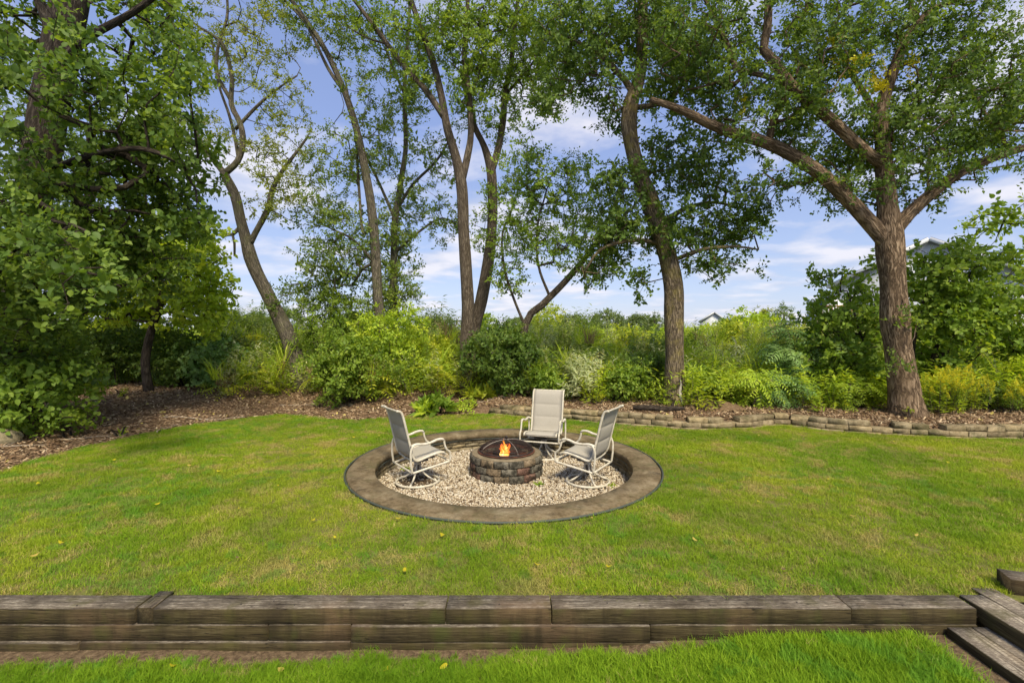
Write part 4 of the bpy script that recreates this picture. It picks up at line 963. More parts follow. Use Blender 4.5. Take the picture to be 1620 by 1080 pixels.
def tree(name, label, cat, Y, limbs, blobs, tpl, leafm, barkm, seed, size=1.0, group=None, r0=0.0042, sides=14, base_z=None, depth=1.3, kindcrown=None, up=0.15, down=0.0, smin=0.7, ws=1.0):
    g = np.random.default_rng(seed); root_p = W(limbs[0][0][0], limbs[0][0][1], Y); root_p[2] = float(z_ground(root_p[0], np.array(root_p[1]))) if base_z is None else base_z
    root = empty(name, tuple(root_p), label, cat, group); nodes, dirs, rad = [], [], []
    for li, lb in enumerate(limbs):
        Q = np.array([[*W(p[0], p[1], Y + (p[3] if len(p) > 3 else 0)), p[2] * ws * Y / F / 2 / math.sqrt(1 + ((p[0] - 810) / F) ** 2)] for p in lb])
        if li == 0: Q[0, 2] = min(Q[0, 2], root_p[2] - 0.05)
        C = catmull(Q, 0.16); r = C[:, 3].copy()
        if li == 0:
            hgt = C[:, 2] - root_p[2]; r *= 1 + 0.2 * np.exp(-np.clip(hgt, 0, None) / 0.12)
        A = Acc(); A.tube(C[:, :3], r, sides if r.max() > .05 else 8, rough=0.075, cap=True)
        A.obj('trunk' if li == 0 else 'limb', M[barkm], root, smooth=True)
        tn = np.gradient(C[:, :3], axis=0); tn /= np.linalg.norm(tn, axis=1)[:, None] + 1e-9
        st = 0 if li else int(len(C) * .25)
        nodes.append(C[st:, :3]); dirs.append(tn[st:]); rad.append(r[st:])
    nodes = np.concatenate(nodes); dirs = np.concatenate(dirs); rad = np.concatenate(rad)
    tg = []; 
    for b_ in blobs:
        bx, by, rx, ry, n_ = b_[:5]; dY = b_[5] if len(b_) > 5 else 0; dr = b_[6] if len(b_) > 6 else depth
        tg.append(screen_blob(bx, by, rx, ry, n_, Y + dY, dr, g))
    tg = np.concatenate(tg)
    tg = tg[tg[:, 2] > root_p[2] + 0.1]
    A, td = grow(nodes, dirs, rad, tg, g, r0, up)
    A.obj('branches', M[barkm], root, smooth=True)['kind'] = 'stuff'
    d = td + g.normal(0, .35, td.shape) + np.array([0, 0, 0.25 - down]); S = g.uniform(smin, 1.2, len(tg)) * size
    bake('crown', TP[tpl], tg, d, S, [M[leafm], M['twig']], root, g)
    return root

tree('tree', 'huge dark trunked tree hung with broad leaves at far left', 'tree', 8.2,
  [[(12, 690, 74), (22, 560, 68), (36, 430, 66), (56, 300, 66), (80, 160, 68), (100, 60, 66), (115, -30, 62), (140, -200, 52), (170, -380, 40)],
   [(88, 110, 20), (140, 60, 15, -.4), (210, 20, 11, -.7), (290, -40, 8, -.9)], [(60, 280, 18), (130, 250, 12, -.5), (220, 235, 9, -.9), (290, 260, 5, -1)],
   [(40, 400, 18), (10, 330, 14, -.6), (-60, 260, 12, -.9)], [(95, 90, 26, .1), (50, -20, 20, .6), (-40, -120, 14, 1)]],
  [(60, 380, 120, 110, 170, -1.2, 1.6), (90, 260, 130, 110, 95, -.8, 1.8), (215, 300, 85, 95, 105, .2, 1.2), (140, 130, 120, 110, 100, -1.2, 1.6), (60, 400, 90, 60, 26, -2.4, .7), (225, 180, 75, 75, 60, 0, 1), (250, 60, 70, 60, 42, 0, 1),
   (200, 420, 95, 70, 110, .2, 1), (30, 490, 85, 80, 110, -.9, 1.1), (40, 60, 90, 90, 80, .8, 1.2), (100, -120, 230, 90, 130, .3, 1.5), (-90, 250, 100, 240, 120, 0, 1.4), (265, 330, 52, 60, 50, .3, .7), (255, 240, 55, 45, 32, 0, .6), (292, 150, 34, 60, 12, -1.5, .5), (300, 230, 30, 40, 12, -1.2, .5), (150, 460, 70, 40, 12, -2.8, .5), (318, 285, 22, 22, 8, -.6, .4), (300, 350, 28, 20, 12, -1, .4), (285, 90, 30, 25, 10, -1, .5), (330, 245, 16, 14, 4, -.8, .3), (240, 20, 70, 40, 26, .5, .8)],
  'near', 'leaf_deep', 'bark_dark', 11, 1.0, sides=18, depth=1.3)
tree('tree', 'slender understory tree with mid green leaves behind the left mulch', 'tree', 11.5,
  [[(236, 610, 17), (230, 570, 15), (240, 520, 14), (256, 470, 13), (245, 420, 11), (235, 370, 9), (228, 300, 7)], [(250, 480, 8), (280, 450, 6), (315, 425, 5)], [(240, 420, 7), (190, 380, 5)]],
  [(245, 400, 110, 70, 190, 0, 1.3), (310, 440, 52, 75, 110, 0, 1), (180, 440, 70, 80, 110, 0, 1), (250, 480, 100, 45, 80, .3, 1), (335, 490, 30, 55, 40, 0, .7)],
  'big', 'leaf_bright', 'bark_dark', 12, 0.95)
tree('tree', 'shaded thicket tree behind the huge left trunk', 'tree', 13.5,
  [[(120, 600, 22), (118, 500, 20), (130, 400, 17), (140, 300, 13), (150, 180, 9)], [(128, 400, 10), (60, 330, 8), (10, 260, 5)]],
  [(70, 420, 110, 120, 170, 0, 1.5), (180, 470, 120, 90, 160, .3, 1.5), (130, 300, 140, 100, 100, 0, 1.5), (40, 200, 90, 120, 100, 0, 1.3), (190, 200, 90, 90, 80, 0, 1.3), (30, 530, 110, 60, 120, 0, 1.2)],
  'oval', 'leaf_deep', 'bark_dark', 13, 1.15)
tree('tree', 'crooked leaning tree with a bent S shaped bare trunk and sparse yellowish leaves', 'tree', 12.5,
  [[(494, 650, 36), (474, 590, 33), (455, 530, 29), (428, 475, 26), (408, 435, 25), (397, 408, 25), (391, 385, 22), (380, 345, 19), (372, 310, 20), (354, 274, 17)],
   [(394, 388, 13), (404, 368, 11), (424, 330, 11), (431, 300, 10), (446, 272, 8), (466, 245, 6), (488, 215, 4)],
   [(356, 276, 13), (336, 250, 11), (318, 225, 8), (305, 190, 6), (300, 140, 4)],
   [(355, 275, 14), (376, 255, 12), (384, 225, 12), (380, 195, 11), (366, 165, 10), (366, 120, 8), (352, 70, 7), (318, 45, 5), (280, 20, 4)],
   [(366, 160, 8), (345, 120, 7), (344, 80, 6), (360, 20, 5), (352, -50, 4)], [(378, 252, 8, .2), (371, 215, 7, .5), (362, 180, 6, .6), (345, 130, 5, .7), (335, 60, 4, .8)],
   [(372, 205, 7), (410, 165, 6), (440, 140, 4), (470, 120, 3)], [(380, 360, 9), (368, 371, 7), (345, 371, 5)], [(368, 371, 5), (371, 385, 5), (371, 405, 4)]],
  [(400, 50, 75, 55, 66), (330, 90, 60, 60, 40), (435, 150, 55, 60, 52), (400, 235, 65, 45, 42), (455, 290, 40, 45, 44), (310, 190, 38, 60, 34), (370, -60, 120, 60, 70), (470, 230, 40, 40, 22), (430, 330, 45, 25, 16), (300, 30, 50, 50, 24)],
  'sparse', 'leaf_yellowish', 'bark_grey', 14, 0.86, smin=.6, ws=0.9)
tree('tree', 'tall thin grey trunk bending left, left one of the thin pair', 'tree', 13.0,
  [[(612, 600, 24), (604, 530, 22), (598, 470, 20), (594, 400, 20), (588, 330, 18), (577, 265, 17), (564, 205, 15), (545, 145, 13), (515, 80, 11), (482, 30, 10), (440, -30, 8), (390, -110, 6)],
   [(590, 345, 7), (575, 370, 6), (568, 300, 6, .3), (562, 215, 5, .4), (545, 120, 4, .5)], [(548, 150, 9), (520, 110, 7), (485, 40, 6), (450, 0, 5)], [(596, 420, 6), (560, 380, 5), (520, 360, 3)]],
  [(510, 40, 60, 50, 50), (470, 10, 50, 50, 30), (545, 260, 50, 55, 50), (520, 340, 50, 45, 50), (520, 420, 55, 45, 60), (490, 470, 60, 35, 50), (580, 170, 40, 60, 34), (440, -90, 110, 60, 60), (560, 400, 40, 60, 50)],
  'sparse', 'leaf_olive', 'bark_grey', 15, 1.0, ws=0.78)
tree('tree', 'thin leafy trunk, right one of the thin pair, with ivy like leaves low down', 'tree', 14.0,
  [[(624, 590, 20), (622, 500, 18), (623, 420, 16), (624, 360, 15), (634, 290, 13), (642, 230, 11), (640, 150, 10), (645, 60, 8), (652, -40, 6)],
   [(628, 330, 8), (655, 290, 7), (690, 255, 6), (715, 215, 4)], [(626, 350, 7), (600, 290, 6), (575, 240, 4)], [(624, 400, 7), (665, 365, 6), (700, 345, 4), (730, 360, 3)], [(640, 150, 6), (615, 90, 5), (600, 30, 4)]],
  [(620, 460, 45, 60, 110, 0, .7), (622, 380, 40, 50, 60, 0, .7), (650, 320, 50, 40, 42), (690, 250, 45, 45, 32), (600, 240, 45, 45, 34), (635, 160, 50, 50, 42), (600, 70, 60, 50, 46), (670, 100, 50, 60, 42), (700, 350, 40, 35, 26), (640, -60, 110, 60, 60)],
  'sparse', 'leaf_olive', 'bark_grey', 16, 1.0, ws=0.7)
tree('tree', 'tall smooth trunk in the centre forking high into three stems', 'tree', 12.0,
  [[(738, 640, 40), (738, 560, 36), (740, 490, 34), (737, 420, 31), (733, 350, 30), (730, 290, 29), (720, 245, 24), (708, 205, 22), (698, 150, 19), (684, 95, 17), (664, 40, 15), (645, -15, 14), (620, -100, 11), (590, -220, 7)],
   [(702, 185, 17), (675, 145, 16), (645, 112, 14), (620, 80, 13), (592, 42, 12), (560, 0, 10), (515, -60, 8)],
   [(731, 285, 20), (739, 250, 19), (745, 210, 17), (742, 150, 15), (735, 90, 14), (738, 30, 12), (745, -60, 10), (750, -180, 7)],
   [(612, 70, 6), (580, 60, 5), (545, 40, 3)]],
  [(720, 50, 55, 55, 110), (760, 110, 45, 45, 72), (790, 50, 65, 55, 110), (735, 165, 35, 30, 32), (640, 50, 50, 45, 50), (570, 20, 45, 40, 30), (660, 120, 40, 40, 26), (700, -80, 190, 70, 190), (840, 30, 55, 45, 70)],
  'oval', 'leaf_mid', 'bark', 17, 0.98, ws=0.6)
tree('tree', 'second centre trunk leaning right of the tall forked one', 'tree', 12.5,
  [[(744, 600, 30), (748, 530, 30), (760, 480, 29), (770, 430, 27), (778, 370, 24), (779, 310, 23), (777, 270, 22), (766, 232, 15), (752, 203, 13), (740, 165, 10), (730, 110, 8)],
   [(777, 272, 18), (788, 235, 16), (796, 190, 15), (799, 150, 13), (808, 105, 12), (815, 40, 10), (825, -60, 7)], [(800, 150, 7), (835, 110, 6), (870, 60, 5)]],
  [(815, 130, 50, 40, 60), (850, 90, 50, 50, 66), (880, 140, 45, 40, 44), (790, 190, 35, 35, 26), (830, -60, 100, 60, 80), (900, 60, 45, 50, 46), (765, 350, 25, 60, 22, 0, .6)],
  'oval', 'leaf_mid', 'bark', 18, 0.98, ws=0.68)
tree('tree', 'thin trunk slanting up to the right between centre trunks and chair tree', 'tree', 11.5,
  [[(818, 545, 15), (832, 512, 14), (858, 482, 14), (885, 455, 13), (912, 425, 12), (935, 395, 10), (955, 360, 8), (972, 325, 6), (985, 290, 4)],
   [(830, 515, 6), (812, 470, 5), (798, 425, 5), (795, 370, 4), (815, 320, 4)], [(870, 470, 6), (852, 420, 5), (850, 360, 4), (865, 300, 3)]],
  [(825, 290, 55, 45, 62), (870, 320, 55, 45, 62), (820, 370, 50, 45, 52), (880, 390, 55, 40, 52), (930, 350, 45, 45, 44), (800, 435, 35, 35, 26), (940, 420, 30, 30, 18), (905, 270, 40, 35, 26), (835, 235, 25, 20, 10)],
  'oval', 'leaf_mid', 'bark', 19, 0.9, ws=0.8)
tree('tree', 'curving mature tree behind the chairs with a pale scar at its foot', 'tree', 9.8,
  [[(1067, 648, 42), (1067, 610, 36), (1067, 560, 33), (1066, 500, 34), (1065, 450, 34), (1056, 405, 33), (1042, 360, 33), (1027, 315, 32), (1010, 272, 28), (1001, 235, 25), (995, 195, 27), (999, 160, 26), (1011, 125, 22), (1016, 80, 20), (1016, 20, 19), (1020, -60, 17), (1030, -200, 12)],
   [(1003, 150, 13), (988, 126, 11), (966, 104, 10), (946, 84, 8), (908, 66, 7), (866, 52, 5)], [(1008, 170, 10), (1040, 165, 9), (1068, 150, 8), (1092, 110, 6)],
   [(1040, 355, 9), (1085, 330, 8, .2), (1130, 320, 6, .3), (1170, 330, 4, .3)], [(1058, 415, 8), (1110, 395, 7, -.3), (1165, 390, 5, -.4), (1200, 395, 3, -.4)], [(1045, 385, 8), (1000, 380, 7, -.3), (950, 395, 5, -.4), (925, 430, 3, -.4)]],
  [(1000, 40, 90, 50, 130), (930, 100, 60, 50, 70), (1065, 130, 55, 50, 64), (975, 160, 40, 30, 30), (900, 40, 60, 50, 60), (1060, 40, 50, 50, 60), (1110, 290, 65, 45, 52, 0, .9), (1060, 360, 85, 45, 84, 0, .9), (1160, 370, 45, 40, 34, 0, .7), (985, 300, 50, 45, 52, 0, .9), (970, 375, 55, 38, 58, 0, .8),
   (1130, 420, 75, 25, 26, 0, .6), (940, 430, 35, 25, 22, 0, .5), (1065, 250, 55, 45, 44, 0, .9), (1010, 455, 18, 25, 8, 0, .3), (1000, -100, 200, 70, 160), (1180, 340, 30, 30, 20, 0, .5), (870, 150, 35, 35, 22, 0, .6)],
  'oval', 'leaf_dark', 'bark_lichen', 20, 1.05, ws=0.92)
tree('tree', 'stout spreading tree at right with a thick furrowed trunk and long limbs', 'tree', 8.7,
  [[(1436, 668, 72), (1433, 645, 60), (1428, 600, 55), (1421, 550, 51), (1416, 505, 54), (1413, 450, 47), (1409, 400, 51), (1407, 365, 48), (1404, 325, 38), (1400, 280, 34), (1396, 225, 29), (1394, 180, 25), (1404, 140, 23), (1420, 95, 20), (1437, 55, 17), (1478, 14, 14), (1540, -8, 12), (1620, -30, 9)],
   [(1404, 385, 34), (1375, 352, 31), (1340, 314, 28), (1300, 276, 26), (1256, 247, 24), (1212, 226, 22), (1165, 212, 20), (1122, 196, 17, -.2), (1080, 175, 14, -.4), (1030, 158, 9, -.6)],
   [(1412, 368, 32), (1438, 338, 27), (1475, 305, 24), (1515, 275, 23), (1560, 254, 21), (1620, 234, 17), (1700, 212, 13)],
   [(1216, 226, 14), (1222, 195, 13), (1236, 165, 13), (1246, 138, 11), (1228, 118, 9)],
   [(1396, 262, 22), (1352, 225, 22, -.2), (1318, 193, 21, -.3), (1282, 162, 21, -.4), (1248, 132, 19, -.5), (1228, 100, 17, -.5), (1208, 80, 15, -.5), (1214, 45, 14, -.5), (1215, 0, 13, -.5), (1208, -80, 9, -.5)],
   [(1240, 128, 10, -.5), (1200, 118, 10, -.3), (1166, 108, 10, -.2), (1150, 70, 9, 0), (1132, 30, 8, .2), (1110, -10, 6, .3)],
   [(1392, 190, 14), (1368, 150, 12, .3), (1335, 95, 11, .5), (1315, 50, 10, .6), (1350, 0, 8, .7)], [(1600, 240, 10), (1570, 200, 8), (1540, 150, 6), (1500, 110, 4)],
   [(1468, 310, 5), (1468, 270, 5), (1470, 235, 4)]],
  [(1080, 70, 55, 55, 70, -.3), (1130, 130, 50, 45, 60, -.2), (1140, 40, 50, 45, 50), (1215, 50, 50, 45, 50, -.4), (1185, 165, 45, 35, 46), (1260, 190, 60, 40, 80), (1300, 110, 65, 55, 100), (1290, 40, 60, 45, 60, .3), (1335, 230, 60, 45, 80, .3),
   (1375, 285, 35, 45, 42, .4), (1450, 130, 50, 50, 60), (1495, 190, 60, 55, 80), (1550, 90, 75, 65, 110), (1600, 170, 50, 60, 74), (1555, 220, 60, 35, 46), (1480, 285, 45, 45, 42), (1255, 290, 45, 25, 20), (1150, 225, 40, 25, 26), (1420, 220, 40, 50, 44),
   (1380, 60, 55, 50, 60), (1480, 40, 60, 50, 66), (1380, -90, 280, 80, 220), (1680, 160, 70, 150, 90), (1190, 300, 35, 22, 12), (1330, 300, 35, 30, 16), (1424, 575, 16, 12, 3, -.42, .05), (1446, 498, 14, 10, 3, -.4, .05)],
  'oval', 'leaf_dark', 'bark_furrowed', 21, 0.92, sides=20, ws=0.94)
# the yellowing sprays in the right tree
g = np.random.default_rng(77); P = np.concatenate([screen_blob(1392, 130, 26, 22, 9, 8.5, .4, g), screen_blob(1345, 100, 28, 26, 7, 8.4, .4, g), screen_blob(1320, 60, 30, 20, 4, 8.4, .4, g), screen_blob(1180, 160, 30, 20, 3, 8.4, .3, g), screen_blob(1440, 110, 12, 12, 2, 8.4, .3, g)])
rt = [o for o in COL.objects if o.name.startswith('tree') and o.get('label', '').startswith('stout')][0]
yo = bake('yellow_spray', TP['sparse'], P, g.normal(0, .5, P.shape) + [0, 0, .6], g.uniform(.55, .85, len(P)), [M['leaf_gold'], M['twig']], rt, g); yo['label'] = 'bright yellow turning leaves among the green'
# scar on the chair tree
sm = Mat('bare_wood', .9, .1); sm.color(sm.ramp(sm.noise(30, 5, .7), [(.3, (.25, .2, .15)), (.7, (.62, .58, .52))])); sm.bump(sm.noise(50, 3), .6, .01)
ct = [o for o in COL.objects if o.get('label', '').startswith('curving')][0]
A = Acc(); c_ = W(1073, 615, 9.8); prof_ = [(-.3, .0), (-.24, .022), (-.12, .03), (0, .034), (.1, .026), (.2, .014), (.26, .0)]
V = []; T = []
for i, (z_, w_) in enumerate(prof_):
    for j in range(5):
        u = (j - 2) / 2; ra = .218 + (.055 if z_ < -.2 else .02 if z_ < -.1 else 0.008); a_ = -math.pi / 2 + .28 + u * (w_ / ra) + .06 * math.sin(i * 1.9); V.append((c_[0] - .09 + ra * math.cos(a_), 9.8 + ra * math.sin(a_) - .012 * (1 - u * u), c_[2] + z_))
for i in range(6):
    for j in range(4): p = i * 5 + j; T += [(p, p + 1, p + 6), (p, p + 6, p + 5)]
A.add(V, T); A.obj('bark_scar', sm.m, ct, smooth=True)

# right understory trees
tree('tree', 'multi stemmed broad leaved sapling filling the space behind the right trunk', 'tree', 10.2,
  [[(1455, 650, 10), (1475, 570, 8), (1500, 500, 6), (1525, 450, 4), (1550, 410, 2), (1575, 380, 1)], [(1456, 640, 7), (1445, 560, 6), (1460, 480, 4), (1475, 440, 1.5)], [(1475, 570, 6), (1540, 530, 4), (1600, 480, 2)], [(1500, 500, 5), (1560, 470, 3), (1610, 420, 1.5)]],
  [(1500, 440, 60, 38, 60, 0, .9), (1570, 410, 55, 28, 34, 0, .9), (1560, 480, 70, 50, 120, 0, 1), (1500, 520, 60, 55, 110, 0, .9), (1600, 550, 60, 55, 90, 0, 1), (1490, 590, 55, 40, 60, 0, .8), (1600, 350, 40, 25, 24), (1500, 405, 55, 22, 20, 0, .7), (1660, 460, 60, 100, 60), (1470, 480, 40, 60, 50, .2, .8)],
  'big', 'leaf_mid', 'bark_dark', 22, .92)
tree('tree', 'leafy sapling spreading left of the thick right trunk', 'tree', 10.0,
  [[(1400, 650, 8), (1385, 590, 7), (1365, 540, 5), (1350, 490, 3.5), (1340, 460, 1.5)], [(1380, 580, 5), (1345, 545, 4), (1310, 520, 2)], [(1365, 535, 4), (1385, 490, 3), (1380, 460, 1.5)]],
  [(1345, 458, 48, 26, 24, 0, .8), (1320, 510, 45, 34, 50, 0, .8), (1370, 510, 45, 38, 60, 0, .8), (1340, 560, 60, 45, 90, 0, .9), (1385, 600, 40, 35, 44, 0, .6), (1300, 440, 25, 18, 8, 0, .5), (1375, 420, 14, 14, 4, 0, .5), (1298, 570, 35, 40, 36, 0, .7)],
  'big', 'leaf_mid', 'bark_dark', 23, .86)

# ------------------------------------------------------------------ shrubs, one thing each
def shrub(name, label, cat, px, Y, half_w, top_y, tpl, leafm, n_, seed, bot_y=None, size=1.0, group=None, depth=None, stems=5, stem_m='bark_dark', extra=None, dirup=.6, shell=.55, zoff=0):
    g = np.random.default_rng(seed); x_ = (px - 810) * Y / F; gz = float(z_ground(np.array(x_), np.array(float(Y)))); root = empty(name, (x_, Y, gz), label, cat, group)
    hw = half_w * Y / F; top = CZ - (top_y - HY) * Y / F; H = max(.2, top - gz); dp = depth if depth else min(hw, 1.3)
    u = g.normal(size=(n_, 3)); u /= np.linalg.norm(u, axis=1)[:, None]; u *= g.uniform(size=(n_, 1)) ** .4
    lob = 1 + .22 * np.sin(u[:, 0] * 5 + seed) + .16 * np.sin(u[:, 2] * 7 + seed * 1.7 + u[:, 0] * 4)
    P = np.stack([x_ + u[:, 0] * hw * (lob * .9), Y + u[:, 1] * dp, gz + H * (.5 + .5 * u[:, 2] * np.clip(lob, .75, 1.1))], 1); P[:, 2] = np.clip(P[:, 2], gz + .03, None)
    k_ = g.uniform(size=n_) < .16; P[k_] += (g.normal(0, .16, (n_, 3)) * [1, 1, .9] + [0, 0, .1])[k_]; P[:, 2] = np.clip(P[:, 2], gz + .03, None); P[:, 2] -= .12 * size * (P[:, 2] > gz + H * .8)
    A = Acc()
    for i in range(stems):
        k = g.integers(0, n_); t = P[k]; b_ = np.array([x_ + g.normal(0, hw * .18), Y + g.normal(0, dp * .15), gz - .05]); m_ = (b_ + t) / 2 + np.array([g.normal(0, .1), g.normal(0, .1), .15]); A.tube(catmull(np.array([b_, m_, t]), .2), np.linspace(.02, .006, len(catmull(np.array([b_, m_, t]), .2))), 5, cap=False)
    A.obj('stem', M[stem_m], root, smooth=True)
    D = (P - np.array([x_, Y, gz + H * .3])) ; D /= np.linalg.norm(D, axis=1)[:, None] + 1e-6; D = D * .7 + g.normal(0, .25, D.shape) + np.array([0, 0, dirup])
    mats = [M[leafm], M['twig']] + ([M['leaf_gold']] if extra else [])
    bake('foliage', TP[tpl], P, D, g.uniform(.65, 1.2, n_) * size, mats, root, g)
    return root
SH = [ # name, label, cat, px, Y, half_w, top, tpl, leaf, n, size, dirup
 ('shrub', 'low shrub with bright leaves at far left edge under the huge trunk', 'shrub', 62, 7.8, 95, 545, 'near', 'leaf_mid', 150, .95, .4),
 ('shrub', 'dark leafy shrub behind the low bright one at far left', 'shrub', 20, 8.2, 110, 500, 'big', 'leaf_dark', 150, .9, .4),
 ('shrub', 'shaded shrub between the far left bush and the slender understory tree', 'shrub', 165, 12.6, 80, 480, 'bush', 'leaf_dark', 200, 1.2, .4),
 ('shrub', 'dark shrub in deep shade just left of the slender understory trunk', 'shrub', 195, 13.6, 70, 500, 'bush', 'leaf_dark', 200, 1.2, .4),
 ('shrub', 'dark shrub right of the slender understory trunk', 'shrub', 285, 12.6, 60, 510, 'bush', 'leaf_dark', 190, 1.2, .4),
 ('shrub', 'bluish broad leaved shrub at the right end of the shaded thicket', 'shrub', 330, 12.2, 42, 530, 'big', 'leaf_blue', 90, .85, .4),
 ('shrub', 'pale green low bush left of the crooked trunk', 'shrub', 385, 13.2, 45, 545, 'bush', 'leaf_bright', 110, 1.0, .5),
 ('shrub', 'leafy bush hugging the left side of the crooked trunk', 'shrub', 425, 13.3, 36, 545, 'bush', 'leaf_mid', 120, 1.0, .5),
 ('shrub', 'round dark bush nearest the lawn at the foot of the crooked trunk', 'shrub', 548, 10.7, 62, 515, 'bush', 'leaf_mid', 300, .95, .5),
 ('shrub', 'tall airy bush behind the round dark one', 'shrub', 540, 13.1, 66, 445, 'fine', 'leaf_mid', 260, 1.5, .6),
 ('shrub', 'yellow green bush right of the round dark bush', 'shrub', 622, 12.2, 60, 478, 'bush', 'leaf_bright', 250, 1.0, .5),
 ('shrub', 'yellow green sapling bush left of the centre trunk', 'shrub', 680, 13.2, 52, 525, 'bush', 'leaf_lime', 170, 1.0, .5),
 ('shrub', 'dense dark shrub just right of the centre trunk', 'shrub', 795, 11.3, 68, 505, 'bush', 'leaf_dark', 330, 1.05, .5),
 ('shrub', 'small dark shrub behind the back chair', 'shrub', 868, 10.6, 34, 575, 'bush', 'leaf_mid', 100, .9, .5),
 ('shrub', 'grey green feathery shrub right of the back chair', 'shrub', 922, 10.5, 40, 578, 'herb', 'leaf_silver', 60, 1.0, .9),
 ('shrub', 'dark green bush between grey shrub and chair tree', 'shrub', 985, 10.3, 34, 575, 'bush', 'leaf_mid', 130, .9, .5),
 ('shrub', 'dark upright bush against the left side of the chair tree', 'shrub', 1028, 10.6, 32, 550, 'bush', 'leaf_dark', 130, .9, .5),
 ('shrub', 'dark bush against the right side of the chair tree', 'shrub', 1104, 10.5, 30, 575, 'bush', 'leaf_mid', 120, .9, .5),
 ('shrub', 'bright fern leaved sumac low at the edge of the right bed', 'shrub', 1180, 9.9, 46, 585, 'frond', 'leaf_bright', 40, .95, .9),
 ('shrub', 'dark fern leaved sumac left of the right saplings', 'shrub', 1255, 10.4, 50, 500, 'frond', 'leaf_blue', 75, 1.0, .9),
 ('shrub', 'low blue green sumac between two taller ones', 'shrub', 1238, 9.7, 40, 590, 'frond', 'leaf_blue', 40, .85, .9),
 ('shrub', 'low bright sumac touching the left side of the thick right trunk', 'shrub', 1345, 9.35, 42, 590, 'frond', 'leaf_bright', 44, .8, .9),
 ('shrub', 'yellow green sumac in front of the house deck', 'shrub', 1300, 11.5, 46, 510, 'frond', 'leaf_lime', 60, .95, .9),
 ('shrub', 'narrow leaved dark shrub beside the goldenrod', 'shrub', 1552, 9.2, 26, 600, 'fine', 'leaf_dark', 80, 1.1, .8),
 ('shrub', 'leafy bush low at the right frame edge behind the wall', 'shrub', 1612, 9.1, 30, 590, 'herb', 'leaf_bright', 60, 1.0, .9),
]
for i, s_ in enumerate(SH): shrub(s_[0], s_[1], s_[2], s_[3], s_[4], s_[5], s_[6], s_[7], s_[8], s_[9], 900 + i, size=s_[10], dirup=s_[11])
# second row: sumacs, goldenrod and weeds standing in the field, each its own plant
ROW = [('herb', 'leaf_silver', 'pale straw coloured weed clump'), ('frond', 'leaf_lime', 'lime green sumac'), ('frond', 'leaf_bright', 'mid green sumac'), ('bush', 'leaf_bright', 'rounded bright bush'), ('herb', 'leaf_olive', 'upright narrow leaved weed clump'), ('bush', 'leaf_lime', 'lime leaved sapling'), ('frond', 'leaf_mid', 'darker green sumac')]
def rowlabel(px):
    marks = [(430, 'left of the crooked trunk'), (560, 'between crooked trunk and thin pair'), (720, 'between thin pair and centre trunk'), (800, 'beside the centre trunk'), (890, 'behind the slanting trunk'), (1040, 'left of the chair tree'), (1130, 'just right of the chair tree'), (1290, 'between chair tree and right saplings'), (1420, 'behind the thick right trunk'), (1700, 'behind the goldenrod at right')]
    return [m for e_, m in marks if px < e_][0]
g = np.random.default_rng(31); seen = {}
for i in range(44):
    px = 355 + i * 29 + g.uniform(-10, 10); Y = [14.2, 17.0, 20.5][i % 3] + g.uniform(-.7, .7); tp, lm, nm = ROW[int(g.integers(0, len(ROW)))]
    top = {0: 556, 1: 527, 2: 507}[i % 3] + g.uniform(-28, 22); ordn = ['front row', 'middle row', 'back row'][i % 3]
    lb = f'{nm} in the {ordn} {rowlabel(px)}'; c_ = seen.get(lb, 0); seen[lb] = c_ + 1
    shrub('sumac' if tp == 'frond' else ('weed_clump' if tp == 'herb' else 'shrub'), lb if c_ == 0 else f'{nm} further right in the {ordn} {rowlabel(px)}', 'sumac' if tp == 'frond' else ('weeds' if tp == 'herb' else 'shrub'), px, Y, [46, 42, 36][i % 3], top, tp, lm,
          {'frond': 38, 'bush': 90, 'herb': 60}[tp], 1200 + i, size={'frond': 1.45, 'bush': 1.5, 'herb': 1.6}[tp] * (1 + .12 * (i % 3)), dirup=1.0, stems=4)
for i, (px, Y, hw, top, n_, lb) in enumerate([(1486, 8.75, 20, 618, 16, 'yellow flowering goldenrod at the foot of the thick right trunk'), (1524, 8.9, 26, 610, 24, 'taller goldenrod clump with yellow plumes behind the block wall'), (1592, 8.8, 16, 636, 9, 'small goldenrod clump nearest the right frame edge'), (398, 14.0, 26, 552, 14, 'goldenrod flowering left of the crooked trunk'), (1000, 14.5, 40, 560, 12, 'goldenrod flowering far behind the right chair')]):
    shrub('goldenrod', lb, 'goldenrod', px, Y, hw, top, 'goldenrod', 'leaf_mid', n_, 1400 + i, size=1.0 if Y < 12 else 1.3, extra=True, dirup=2.5, stems=2)
